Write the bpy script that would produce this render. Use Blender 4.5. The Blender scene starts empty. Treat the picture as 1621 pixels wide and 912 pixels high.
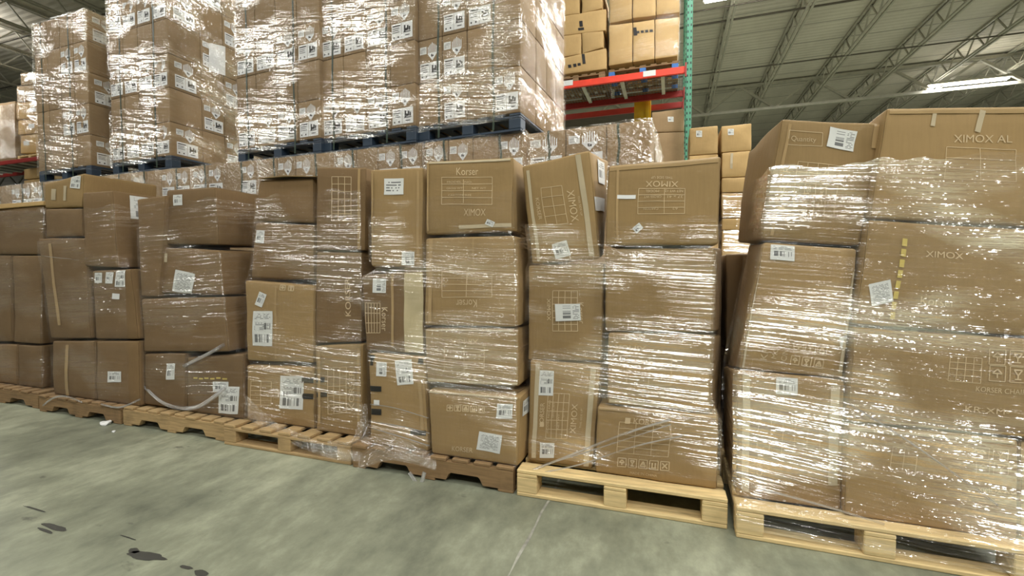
import bpy, bmesh, math, random
from mathutils import Vector, Matrix, noise
random.seed(7)
S = bpy.context.scene
COL = S.collection
# ------------------------------------------------------------------ camera model (frame 1621 x 912)
FPX = 726.0; HC = 1.2; YAW = math.radians(19.1); PIT = math.atan(28 / 726)
F0 = Vector((-math.sin(YAW), math.cos(YAW), 0)); RT = Vector((math.cos(YAW), math.sin(YAW), 0)); UP0 = Vector((0, 0, 1))
FW = F0 * math.cos(PIT) - UP0 * math.sin(PIT); UPV = UP0 * math.cos(PIT) + F0 * math.sin(PIT)
CAM = Vector((0, 0, HC))
def ray(x, y): return FW + RT * ((x - 810.5) / FPX) - UPV * ((y - 456) / FPX)
def onY(x, y, Y):
    d = ray(x, y); return CAM + d * (Y / d.y)
def onZ(x, y, z):
    d = ray(x, y); return CAM + d * ((z - HC) / d.z)
cd = bpy.data.cameras.new('camera'); cam = bpy.data.objects.new('camera', cd); COL.objects.link(cam)
cd.sensor_width = 36; cd.lens = FPX * 36 / 1621; cd.clip_start = .02; cd.clip_end = 300
m = Matrix.Identity(3); m.col[0] = RT; m.col[1] = UPV; m.col[2] = -FW
cam.matrix_world = Matrix.Translation(CAM) @ m.to_4x4(); S.camera = cam

# ------------------------------------------------------------------ materials
def lin(r, g, b):
    f = lambda c: ((c / 255) / 12.92 if c / 255 <= .04045 else ((c / 255 + .055) / 1.055) ** 2.4)
    return (f(r), f(g), f(b), 1)
class NT:
    def __init__(s, name):
        s.m = bpy.data.materials.new(name); s.m.use_nodes = True; s.t = s.m.node_tree; s.t.nodes.clear()
        s.out = s.n('ShaderNodeOutputMaterial')
    def n(s, typ, **kw):
        x = s.t.nodes.new(typ)
        for k, v in kw.items():
            if k == 'inp':
                for a, b in v.items():
                    if hasattr(b, 'is_output'): s.t.links.new(b, x.inputs[a])
                    else: x.inputs[a].default_value = b
            else: setattr(x, k, v)
        return x
    def math(s, op, a, b=0.0, clamp=False):
        x = s.n('ShaderNodeMath', operation=op, inp={0: a, 1: b}); x.use_clamp = clamp; return x.outputs[0]
    def ramp(s, fac, stops):
        x = s.n('ShaderNodeValToRGB', inp={0: fac}); e = x.color_ramp.elements
        e[0].position, e[0].color = stops[0]; e[1].position, e[1].color = stops[-1]
        for p, c in stops[1:-1]:
            q = e.new(p); q.color = c
        return x.outputs[0]
    def mix(s, fac, a, b, mode='MIX'):
        x = s.n('ShaderNodeMix', data_type='RGBA', blend_type=mode, inp={0: fac, 6: a, 7: b}); return x.outputs[2]
    def noise(s, vec, scale, detail=3, rough=.5):
        return s.n('ShaderNodeTexNoise', inp={'Vector': vec, 'Scale': scale, 'Detail': detail, 'Roughness': rough}).outputs[0]
    def mapping(s, vec, scale=(1, 1, 1), rot=(0, 0, 0), loc=(0, 0, 0)):
        return s.n('ShaderNodeMapping', inp={'Vector': vec, 'Scale': scale, 'Rotation': rot, 'Location': loc}).outputs[0]
    def obj(s): return s.n('ShaderNodeTexCoord').outputs['Object']
    def uv(s): return s.n('ShaderNodeTexCoord').outputs['UV']
    def principled(s, color, rough=.6, **kw):
        p = s.n('ShaderNodeBsdfPrincipled', inp={'Base Color': color, 'Roughness': rough, **kw})
        s.t.links.new(p.outputs[0], s.out.inputs[0]); return p
    def bump(s, h, strength, dist=.01):
        return s.n('ShaderNodeBump', inp={'Height': h, 'Strength': strength, 'Distance': dist}).outputs[0]

def cardboard(name, rgb, var=.16):
    t = NT(name); o = t.obj(); rnd = t.n('ShaderNodeObjectInfo').outputs['Random']
    c = lin(*rgb)
    big = t.noise(t.mapping(o, (2, 2, 2)), 1.3, 4, .6)
    fib = t.noise(t.mapping(o, (60, 60, 4)), 2, 2)
    f = t.math('ADD', t.math('MULTIPLY', big, .55), t.math('ADD', t.math('MULTIPLY', fib, .25), t.math('MULTIPLY', rnd, .35)))
    dark = tuple(x * (1 - var) for x in c[:3]) + (1,); lite = tuple(min(1, x * (1 + var)) for x in c[:3]) + (1,)
    col = t.ramp(f, [(.3, dark), (.8, lite)])
    scuff = t.ramp(t.noise(t.mapping(o, (5, 5, 9)), 2.2, 6, .65), [(.62, (0, 0, 0, 1)), (.74, (1, 1, 1, 1))])
    col = t.mix(t.math('MULTIPLY', scuff, .16), col, (.5, .4, .27, 1))
    b = t.bump(t.math('ADD', t.noise(o, 7, 3), t.math('MULTIPLY', fib, .05)), .25, .02)
    t.principled(col, .72, Normal=b, **{'Specular IOR Level': .25}); return t.m
def plain(name, rgb, rough=.6, metal=0.0, nvar=.12, nscale=6):
    t = NT(name); c = lin(*rgb); o = t.obj()
    col = t.ramp(t.noise(o, nscale, 4), [(.3, tuple(x * (1 - nvar) for x in c[:3]) + (1,)), (.7, tuple(min(1, x * (1 + nvar)) for x in c[:3]) + (1,))])
    t.principled(col, rough, Metallic=metal); return t.m
def wood(name, rgb, dirt=.4):
    t = NT(name); o = t.obj(); c = lin(*rgb); rnd = t.n('ShaderNodeObjectInfo').outputs['Random']
    off = t.n('ShaderNodeVectorMath', operation='ADD', inp={0: o, 1: t.n('ShaderNodeCombineXYZ', inp={0: t.math('MULTIPLY', rnd, 9)}).outputs[0]}).outputs[0]
    g = t.noise(t.mapping(off, (3, 30, 45)), 1.6, 5, .6)
    col = t.ramp(g, [(.28, tuple(x * .62 for x in c[:3]) + (1,)), (.55, c), (.8, tuple(min(1, x * 1.2) for x in c[:3]) + (1,))])
    d = t.ramp(t.noise(off, 4, 5, .7), [(.5, (0, 0, 0, 1)), (.75, (1, 1, 1, 1))])
    col = t.mix(t.math('MULTIPLY', d, dirt), col, tuple(x * .35 for x in c[:3]) + (1,))
    col = t.mix(t.math('MULTIPLY', rnd, .3), col, tuple(x * .7 for x in c[:3]) + (1,))
    t.principled(col, .75, Normal=t.bump(g, .3, .004)); return t.m
def film(name, base=.05, streak=.3, haze=.07, sx=5, sy=110, tilt=.06, rough=.12, bstr=1.0, crumple=.4, seed=0.0):
    t = NT(name); u = t.mapping(t.uv(), (1, 1, 1), (0, 0, tilt), (seed * 3.1, seed * 1.7, 0))
    warp = t.n('ShaderNodeTexNoise', inp={'Vector': u, 'Scale': 2.2, 'Detail': 2}).outputs[1]
    w = t.n('ShaderNodeVectorMath', operation='MULTIPLY_ADD', inp={0: warp, 1: (.1, .02, 0), 2: u}).outputs[0]
    fine = t.noise(t.mapping(w, (sx, sy, 1)), 1, 1.5, .5)
    mid = t.noise(t.mapping(w, (sx * .6, sy * .28, 1)), 1, 2, .5)
    crum = t.noise(t.mapping(w, (22, 34, 1)), 1, 2, .5)
    patch = t.ramp(t.noise(t.mapping(u, (1.6, 2.6, 1)), 1, 2, .5), [(.45, (0, 0, 0, 1)), (.6, (1, 1, 1, 1))])
    h = t.math('ADD', t.math('ADD', t.math('MULTIPLY', fine, .35), mid), t.math('MULTIPLY', crum, crumple))
    nrm = t.bump(h, bstr, .07)
    gl = t.math('ADD', base, t.math('MULTIPLY', patch, streak), True)
    hz = t.math('ADD', haze * .55, t.math('MULTIPLY', t.math('MULTIPLY', mid, patch), haze * 1.8), True)
    tr = t.n('ShaderNodeBsdfTransparent', inp={0: (.97, .97, .975, 1)}).outputs[0]
    df = t.n('ShaderNodeBsdfDiffuse', inp={0: (.8, .8, .82, 1), 'Normal': nrm}).outputs[0]
    gs = t.n('ShaderNodeBsdfAnisotropic', inp={0: t.n('ShaderNodeCombineColor', inp={0: gl, 1: gl, 2: gl}).outputs[0], 'Roughness': rough, 'Normal': nrm}).outputs[0]
    a = t.n('ShaderNodeMixShader', inp={0: hz, 1: tr, 2: df}).outputs[0]
    dk = t.n('ShaderNodeMixShader', inp={0: t.math('MULTIPLY', gl, .3), 1: a, 2: t.n('ShaderNodeBsdfTransparent', inp={0: (0, 0, 0, 1)}).outputs[0]}).outputs[0]
    b = t.n('ShaderNodeAddShader', inp={0: dk, 1: gs}).outputs[0]
    t.t.links.new(b, t.out.inputs[0]); return t.m
def paper(name, kind):
    t = NT(name); uvn = t.n('ShaderNodeSeparateXYZ', inp={0: t.uv()}); u, v = uvn.outputs[0], uvn.outputs[1]
    def band(x, a, b): return t.math('MULTIPLY', t.math('GREATER_THAN', x, a), t.math('LESS_THAN', x, b))
    def bars(a0, a1, b0, b1, uu, vv, freq):
        q = t.n('ShaderNodeTexWhiteNoise', noise_dimensions='1D', inp={'W': t.math('FLOOR', t.math('MULTIPLY', uu, freq))}).outputs[0]
        return t.math('MULTIPLY', t.math('MULTIPLY', band(uu, a0, a1), band(vv, b0, b1)), t.math('GREATER_THAN', q, .45))
    def lines(a0, a1, b0, b1, rows, freq):
        row = t.math('FLOOR', t.math('MULTIPLY', v, rows)); fr = t.math('FRACT', t.math('MULTIPLY', v, rows))
        q = t.n('ShaderNodeTexWhiteNoise', noise_dimensions='2D', inp={'Vector': t.n('ShaderNodeCombineXYZ', inp={0: t.math('FLOOR', t.math('MULTIPLY', u, freq)), 1: row}).outputs[0]}).outputs[0]
        return t.math('MULTIPLY', t.math('MULTIPLY', band(u, a0, a1), band(v, b0, b1)), t.math('MULTIPLY', t.math('GREATER_THAN', q, .4), band(fr, .3, .75)))
    if kind == 'ship': ink = [bars(.12, .88, .1, .34, u, v, 40), lines(.1, .7, .44, .7, 22, 14), lines(.1, .9, .76, .94, 26, 18), bars(.55, .9, .48, .66, u, v, 22)]
    elif kind == 'bar': ink = [bars(.12, .88, .25, .58, u, v, 34), lines(.12, .88, .66, .9, 12, 12)]
    elif kind == 'side': ink = [bars(.12, .88, .3, .62, v, u, 34), lines(.7, .95, .1, .9, 14, 20)]
    elif kind == 'sheet': ink = [lines(.12, .88, .12, .9, 26, 22)]
    else: ink = [lines(.1, .9, .2, .8, 6, 14)]
    s = ink[0]
    for k in ink[1:]: s = t.math('MAXIMUM', s, k)
    col = t.mix(t.math('MULTIPLY', s, .8), lin(214, 216, 214), lin(40, 42, 48))
    t.principled(col, .5); return t.m
M = {}
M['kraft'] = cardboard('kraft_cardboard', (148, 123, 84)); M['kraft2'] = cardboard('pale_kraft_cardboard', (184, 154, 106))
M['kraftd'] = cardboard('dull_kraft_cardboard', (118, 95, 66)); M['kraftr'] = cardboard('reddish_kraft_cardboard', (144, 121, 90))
M['print'] = plain('pale_print', (198, 176, 140), .7, nvar=.15); M['black'] = plain('black_print', (34, 32, 32), .6)
M['white'] = plain('white_label', (224, 226, 226), .5, nvar=.03); M['tape'] = plain('translucent_tape', (168, 142, 102), .25, nvar=.06)
M['wtape'] = plain('whitish_tape', (186, 172, 144), .3, nvar=.08)
M['btape'] = plain('black_tape', (26, 24, 24), .3); M['panel'] = plain('pale_board', (186, 172, 136), .6)
M['ytape'] = plain('yellow_tape', (196, 176, 96), .5)
M['wood'] = wood('new_pallet_wood', (226, 200, 146), .2); M['woodd'] = wood('worn_pallet_wood', (144, 116, 80), .55); M['woodm'] = wood('used_pallet_wood', (180, 152, 108), .5)
M['navy'] = plain('blue_black_plastic', (44, 60, 78), .5); M['blue'] = plain('blue_paint', (52, 110, 180), .55)
M['strap'] = plain('green_strap', (52, 68, 56), .4); M['red'] = plain('orange_red_paint', (226, 62, 38), .45); M['redd'] = plain('dark_red_paint', (150, 38, 34), .5)
M['green'] = None
M['yellow'] = plain('yellow_paint', (214, 178, 24), .5); M['steel'] = plain('light_grey_steel', (196, 196, 184), .5); M['galv'] = plain('galvanised_wire', (120, 122, 122), .4, .6)
M['joist'] = plain('grey_joist_paint', (176, 172, 158), .6); M['rooftop'] = None
for k in ('ship', 'bar', 'side', 'sheet', 'small'): M['p_' + k] = paper('label_paper_' + k, k)
# perforated green post
t = NT('green_perforated_post'); o = t.obj(); sp = t.n('ShaderNodeSeparateXYZ', inp={0: o})
fz = t.math('FRACT', t.math('MULTIPLY', sp.outputs[2], 1 / .1)); ax = t.math('ABSOLUTE', sp.outputs[0])
hole = t.math('MULTIPLY', t.math('MULTIPLY', t.math('GREATER_THAN', fz, .3), t.math('LESS_THAN', fz, .68)), t.math('MULTIPLY', t.math('GREATER_THAN', ax, .014), t.math('LESS_THAN', ax, .034)))
t.principled(t.mix(hole, lin(72, 138, 112), lin(20, 34, 30)), .5); M['green'] = t.m
# emitter
def emit(name, strength, rgb=(1, .97, .9)):
    t = NT(name); e = t.n('ShaderNodeEmission', inp={0: (*rgb, 1), 1: strength}); t.t.links.new(e.outputs[0], t.out.inputs[0]); return t.m
M['tube'] = emit('glowing_tube', 40)
# films
M['film'] = film('stretch_film', .01, .36, .015, sx=2, sy=70, crumple=.16, seed=1)
M['filmA'] = film('stretch_film_heavy', .04, .6, .035, sx=1.9, sy=62, tilt=.1, crumple=.16, seed=2)
M['filmB'] = film('stretch_film_dull', .015, .14, .02, sx=2, sy=50, tilt=-.06, crumple=.2, seed=3)
M['filmC'] = film('stretch_film_tall', .03, .6, .02, sx=2.6, sy=32, tilt=.16, crumple=.2, rough=.1, seed=4)
M['filmD'] = film('stretch_film_crumpled', .14, .5, .04, sx=16, sy=26, tilt=.5, crumple=1.4, seed=5)
M['filmE'] = film('stretch_film_thin', .014, .22, .015, sx=2, sy=60, tilt=.05, crumple=.2, seed=7)
M['strand'] = film('film_strand', .12, .3, .4, sx=3, sy=200, seed=6)

# ------------------------------------------------------------------ object helpers
def tag(o, label=None, cat=None, group=None, kind=None):
    if label: o['label'] = label
    if cat: o['category'] = cat
    if group: o['group'] = group
    if kind: o['kind'] = kind
    return o
def link(name, me, mat, parent=None):
    o = bpy.data.objects.new(name, me); COL.objects.link(o)
    if mat and not me.materials: me.materials.append(mat)
    if parent: o.parent = parent
    return o
def empty(name, loc, rz=0):
    o = bpy.data.objects.new(name, None); COL.objects.link(o); o.location = loc; o.rotation_euler = (0, 0, rz); o.empty_display_size = .1; return o
class MB:
    def __init__(s): s.v = []; s.f = []; s.uv = {}
    def add(s, vs, fs, uvs=None):
        b = len(s.v); s.v += [Vector(x) for x in vs]
        for f in fs: s.f.append([b + i for i in f])
        if uvs:
            for i, q in enumerate(uvs): s.uv[b + i] = q
    def box(s, a, b, bev=0.0):
        x0, y0, z0 = a; x1, y1, z1 = b
        if bev <= 0:
            s.add([(x0, y0, z0), (x1, y0, z0), (x1, y1, z0), (x0, y1, z0), (x0, y0, z1), (x1, y0, z1), (x1, y1, z1), (x0, y1, z1)],
                  [(0, 3, 2, 1), (4, 5, 6, 7), (0, 1, 5, 4), (1, 2, 6, 5), (2, 3, 7, 6), (3, 0, 4, 7)])
        else:
            bm = bmesh.new(); bmesh.ops.create_cube(bm, size=1)
            for v in bm.verts: v.co = Vector(((x0 + x1) / 2 + v.co.x * (x1 - x0), (y0 + y1) / 2 + v.co.y * (y1 - y0), (z0 + z1) / 2 + v.co.z * (z1 - z0)))
            bmesh.ops.bevel(bm, geom=bm.edges[:], offset=bev, segments=1, affect='EDGES')
            bm.verts.index_update(); s.add([v.co.copy() for v in bm.verts], [[v.index for v in f.verts] for f in bm.faces]); bm.free()
    def bar(s, p, q, w, h=None):
        p = Vector(p); q = Vector(q); h = h or w; d = (q - p).normalized(); a = d.cross(Vector((0, 0, 1)))
        if a.length < 1e-4: a = Vector((1, 0, 0))
        a.normalize(); b = d.cross(a); vs = []
        for e in (p, q):
            for i, j in ((-1, -1), (1, -1), (1, 1), (-1, 1)): vs.append(e + a * (i * w / 2) + b * (j * h / 2))
        s.add(vs, [(0, 3, 2, 1), (4, 5, 6, 7), (0, 1, 5, 4), (1, 2, 6, 5), (2, 3, 7, 6), (3, 0, 4, 7)])
    def tube(s, pts, r, n=6, flat=1.0):
        pts = [Vector(p) for p in pts]; b = len(s.v); L = 0
        for i, p in enumerate(pts):
            d = (pts[min(i + 1, len(pts) - 1)] - pts[max(i - 1, 0)]).normalized(); a = d.cross(Vector((0, 1, 0)));
            if a.length < 1e-4: a = Vector((1, 0, 0))
            a.normalize(); c = d.cross(a); rr = r[i] if isinstance(r, (list, tuple)) else r
            if i: L += (p - pts[i - 1]).length
            for k in range(n):
                th = 2 * math.pi * k / n; s.uv[len(s.v)] = (L, k / n * .1); s.v.append(p + a * (rr * math.cos(th)) + c * (rr * flat * math.sin(th)))
        for i in range(len(pts) - 1):
            for k in range(n): s.f.append([b + i * n + k, b + i * n + (k + 1) % n, b + (i + 1) * n + (k + 1) % n, b + (i + 1) * n + k])
        s.f.append([b + k for k in range(n)][::-1]); s.f.append([b + (len(pts) - 1) * n + k for k in range(n)])
    def mesh(s, name, org=Vector((0, 0, 0)), smooth=False):
        me = bpy.data.meshes.new(name); me.from_pydata([tuple(v - org) for v in s.v], [], s.f)
        if s.uv:
            l = me.uv_layers.new(name='UVMap')
            for lp in me.loops: l.data[lp.index].uv = s.uv.get(lp.vertex_index, (0, 0))
        if smooth: me.polygons.foreach_set('use_smooth', [True] * len(me.polygons))
        me.update(); return me
    def build(s, name, mat, parent=None, org=None, smooth=False):
        org = org if org is not None else Vector((0, 0, 0)); o = link(name, s.mesh(name, org, smooth), mat, parent)
        if parent is None: o.location = org
        return o
_font = {}
def text_tris(body):
    if body not in _font:
        c = bpy.data.curves.new('t', 'FONT'); c.body = body; c.size = 1; c.resolution_u = 3; ob = bpy.data.objects.new('t', c); COL.objects.link(ob)
        dg = bpy.context.evaluated_depsgraph_get(); me = bpy.data.meshes.new_from_object(ob.evaluated_get(dg))
        vs = [v.co.copy() for v in me.vertices]; fs = [list(p.vertices) for p in me.polygons]
        bpy.data.objects.remove(ob); bpy.data.meshes.remove(me); bpy.data.curves.remove(c)
        x0 = min(v.x for v in vs); x1 = max(v.x for v in vs); y0 = min(v.y for v in vs); y1 = max(v.y for v in vs)
        _font[body] = ([((v.x - x0) / (x1 - x0) - .5, (v.y - y0) / (y1 - y0) - .5) for v in vs], fs)
    return _font[body]

# ------------------------------------------------------------------ cardboard box from eight corners
class Carton:
    """corners: front TL,TR,BR,BL then back TL,TR,BR,BL (world)"""
    def __init__(s, c, r=.012, bulge=.004, amp=.005, seed=0, px=None):
        s.c = [Vector(x) for x in c]; s.r = r; s.b = bulge; s.a = amp; s.seed = seed; s.px = px
        s.W = (s.c[1] - s.c[0]).length; s.H = (s.c[3] - s.c[0]).length; s.D = (s.c[4] - s.c[0]).length
        s.org = (s.c[3] + s.c[2] + s.c[6] + s.c[7]) / 4
    def tri(s, u, v, w):
        c = s.c; f = (c[3] * (1 - u) + c[2] * u) * (1 - v) + (c[0] * (1 - u) + c[1] * u) * v
        b = (c[7] * (1 - u) + c[6] * u) * (1 - v) + (c[4] * (1 - u) + c[5] * u) * v
        return f * (1 - w) + b * w
    def pt(s, u, v, w):
        p = [u * s.W, v * s.H, w * s.D]; d = (s.W, s.H, s.D); q = [min(max(p[i], s.r), d[i] - s.r) for i in range(3)]
        e = Vector([p[i] - q[i] for i in range(3)])
        if e.length > s.r: e = e.normalized() * s.r
        p = [q[i] + e[i] for i in range(3)]; cl = lambda x: min(max(x, 0), 1)
        bu = lambda a, b: s.b * 16 * cl(a) * (1 - cl(a)) * cl(b) * (1 - cl(b))
        k = lambda x: 2 * cl(x) - 1
        uu, vv, ww = cl(u), cl(v), cl(w)
        if u in (0, 1): p[0] += k(u) * bu(v, w)
        if w <= 0 or w >= 1: p[2] += k(w) * bu(u, v)
        if v in (0, 1) and v == 1: p[1] += bu(u, w)
        P = s.tri(p[0] / s.W, p[1] / s.H, p[2] / s.D)
        Q = s.tri(uu, vv, ww)
        n = noise.noise_vector(Q * 5 + Vector((s.seed * 3.7, s.seed, 0))) * s.a + noise.noise_vector(Q * 14 + Vector((s.seed, 9, 0))) * s.a * .4
        n.z *= .6
        if vv < .03: n.z = max(n.z, 0)
        return P + n
    def axis(s, L, n):
        e = s.r; return [0, e * .3 / L, e / L] + [(e + (L - 2 * e) * i / n) / L for i in range(1, n)] + [1 - e / L, 1 - e * .3 / L, 1]
    def mesh(s, name, n=7):
        A = s.axis(s.W, n); B = s.axis(s.H, n); C = s.axis(s.D, n); idx = {}; mb = MB()
        def vid(i, j, k):
            if (i, j, k) not in idx: idx[(i, j, k)] = len(mb.v); mb.v.append(s.pt(A[i], B[j], C[k]))
            return idx[(i, j, k)]
        I, J, K = len(A) - 1, len(B) - 1, len(C) - 1
        for i in range(I):
            for j in range(J):
                mb.f.append([vid(i, j, 0), vid(i + 1, j, 0), vid(i + 1, j + 1, 0), vid(i, j + 1, 0)]); mb.f.append([vid(i, j, K), vid(i, j + 1, K), vid(i + 1, j + 1, K), vid(i + 1, j, K)])
        for j in range(J):
            for k in range(K):
                mb.f.append([vid(0, j, k), vid(0, j + 1, k), vid(0, j + 1, k + 1), vid(0, j, k + 1)][::-1]); mb.f.append([vid(I, j, k), vid(I, j, k + 1), vid(I, j + 1, k + 1), vid(I, j + 1, k)][::-1])
        for i in range(I):
            for k in range(K):
                mb.f.append([vid(i, 0, k), vid(i, 0, k + 1), vid(i + 1, 0, k + 1), vid(i + 1, 0, k)]); mb.f.append([vid(i, J, k), vid(i + 1, J, k), vid(i + 1, J, k + 1), vid(i, J, k + 1)])
        me = mb.mesh(name, s.org, True); return me
    def inv(s, x, y):
        P = s.px; u = v = .5
        for _ in range(12):
            f = lambda u, v: ((P[3][0] * (1 - u) + P[2][0] * u) * (1 - v) + (P[0][0] * (1 - u) + P[1][0] * u) * v, (P[3][1] * (1 - u) + P[2][1] * u) * (1 - v) + (P[0][1] * (1 - u) + P[1][1] * u) * v)
            a = f(u, v); e = 1e-3; du = f(u + e, v); dv = f(u, v + e)
            j = ((du[0] - a[0]) / e, (dv[0] - a[0]) / e, (du[1] - a[1]) / e, (dv[1] - a[1]) / e); det = j[0] * j[3] - j[1] * j[2]
            rx, ry = x - a[0], y - a[1]; u += (j[3] * rx - j[1] * ry) / det; v += (-j[2] * rx + j[0] * ry) / det
        return u, v
    def spot(s, x, y, off=.003):
        u, v = s.inv(x, y); return s.pt(min(max(u, .004), .996), min(max(v, .004), .996), -off / s.D) if False else s._off(u, v, off)
    def _off(s, u, v, off):
        u = min(max(u, .01), .99); v = min(max(v, .01), .99); return s.pt(u, v, 0) + (s.tri(.5, .5, 0) - s.tri(.5, .5, 1)).normalized() * off
def rotpt(cx, cy, dx, dy, rot):
    c, n = math.cos(rot), math.sin(rot); return cx + dx * c - dy * n, cy + dx * n + dy * c
def front_patch(box, parent, name, mat, cx, cy, w, h, rot=0, off=.003, n=6, label=None):
    """paper or tape stuck flat on the front face; cx,cy,w,h measured in the photo"""
    mb = MB(); r = math.radians(rot)
    for j in range(n + 1):
        for i in range(n + 1):
            x, y = rotpt(cx, cy, (i / n - .5) * w, (.5 - j / n) * h, r); mb.uv[len(mb.v)] = (i / n, j / n); mb.v.append(box.spot(x, y, off))
    for j in range(n):
        for i in range(n):
            a = j * (n + 1) + i; mb.f.append([a, a + 1, a + n + 2, a + n + 1])
    o = link(name, mb.mesh(name, box.org), mat, parent)
    if label: o['label'] = label
    return o
def side_patch(box, parent, name, mat, w0, w1, v0, v1, off=.004, label=None):
    mb = MB(); n = 4; nrm = (box.tri(1, .5, .5) - box.tri(0, .5, .5)).normalized()
    for j in range(n + 1):
        for i in range(n + 1):
            mb.uv[len(mb.v)] = (i / n, j / n); mb.v.append(box.pt(1, v0 + (v1 - v0) * j / n, w0 + (w1 - w0) * i / n) + nrm * off)
    for j in range(n):
        for i in range(n):
            a = j * (n + 1) + i; mb.f.append([a, a + 1, a + n + 2, a + n + 1])
    o = link(name, mb.mesh(name, box.org), mat, parent)
    if label: o['label'] = label
def printing(box, parent, items, mat, off=.0022, name='printed_marking'):
    mb = MB()
    def quadline(p, q, th):
        L = math.hypot(q[0] - p[0], q[1] - p[1]); k = max(2, int(L / 14)); nx, ny = -(q[1] - p[1]) / L * th / 2, (q[0] - p[0]) / L * th / 2
        vs = []; fs = []
        for i in range(k + 1):
            x = p[0] + (q[0] - p[0]) * i / k; y = p[1] + (q[1] - p[1]) * i / k; vs += [box.spot(x + nx, y + ny, off), box.spot(x - nx, y - ny, off)]
        for i in range(k): fs.append([2 * i, 2 * i + 1, 2 * i + 3, 2 * i + 2])
        mb.add(vs, fs)
    for it in items:
        if it[0] == 't':
            _, body, cx, cy, w, h, rot = it; vs, fs = text_tris(body); r = math.radians(rot)
            mb.add([box.spot(*rotpt(cx, cy, a * w, -b * h, r), off) for a, b in vs], fs)
        elif it[0] == 'g':
            _, cx, cy, w, h, rows, cols, rot = it; r = math.radians(rot)
            for i in range(rows + 1): quadline(rotpt(cx, cy, -w / 2, -h / 2 + h * i / rows, r), rotpt(cx, cy, w / 2, -h / 2 + h * i / rows, r), .9)
            for i in range(cols + 1): quadline(rotpt(cx, cy, -w / 2 + w * i / cols, -h / 2, r), rotpt(cx, cy, -w / 2 + w * i / cols, h / 2, r), .9)
        elif it[0] == 'i':   # row of square handling pictograms
            _, cx, cy, w, h, k, rot = it; r = math.radians(rot); s = min(w / k, h) * .86
            for i in range(k):
                ox = -w / 2 + w * (i + .5) / k
                for a, b in (((-.5, -.5), (.5, -.5)), ((.5, -.5), (.5, .5)), ((.5, .5), (-.5, .5)), ((-.5, .5), (-.5, -.5))):
                    quadline(rotpt(cx, cy, ox + a[0] * s, a[1] * s, r), rotpt(cx, cy, ox + b[0] * s, b[1] * s, r), 1.3)
                pic = [[((-.3, 0), (0, -.3)), ((0, -.3), (.3, 0)), ((-.3, 0), (.3, 0)), ((0, 0), (0, .3))], [((-.25, -.3), (.25, -.3)), ((-.25, -.3), (0, .05)), ((.25, -.3), (0, .05)), ((0, .05), (0, .3)), ((-.2, .3), (.2, .3))],
                       [((0, -.32), (.32, .25)), ((.32, .25), (-.32, .25)), ((-.32, .25), (0, -.32)), ((0, -.1), (0, .12))], [((-.18, .25), (-.18, -.25)), ((.18, .25), (.18, -.25)), ((-.32, .32), (.32, .32))], [((-.3, -.3), (.3, .3)), ((-.3, .3), (.3, -.3))]][i % 5]
                for a, b in pic: quadline(rotpt(cx, cy, ox + a[0] * s, a[1] * s, r), rotpt(cx, cy, ox + b[0] * s, b[1] * s, r), 2)
        elif it[0] == 'l': quadline(it[1], it[2], it[3])
        elif it[0] == 'q':
            _, cx, cy, w, h, rot = it; r = math.radians(rot); mb.add([box.spot(*rotpt(cx, cy, a * w, b * h, r), off) for a, b in ((-.5, .5), (.5, .5), (.5, -.5), (-.5, -.5))], [(0, 1, 2, 3)])
    if mb.v: return link(name, mb.mesh(name, box.org), mat, parent)

CART = {}
def carton(key, px, Y, D, label, mat='kraft', back=None, seed=None, name='cardboard_box', group='boxes on the front pallets', amp=.006, r=.014, bulge=.006, zmin=None, ang=0.0):
    Ys = Y if isinstance(Y, (tuple, list)) else (Y,) * 4
    f = [onY(x, y, Ys[i]) for i, (x, y) in enumerate(px)]
    if zmin is not None:
        for i in (2, 3): f[i].z = max(f[i].z, zmin)
    b = [p + Vector((math.sin(ang) * D, math.cos(ang) * D, 0)) for p in f]
    if back:
        for i, (x, y, yy) in back.items(): b[i] = onY(x, y, yy)
    bx = Carton(f + b, r, bulge, amp, seed if seed is not None else len(CART) + 1, px)
    o = link(name, bx.mesh(name), M[mat]); o.location = bx.org; tag(o, label, 'box', group); CART[key] = (bx, o); return bx, o

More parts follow.
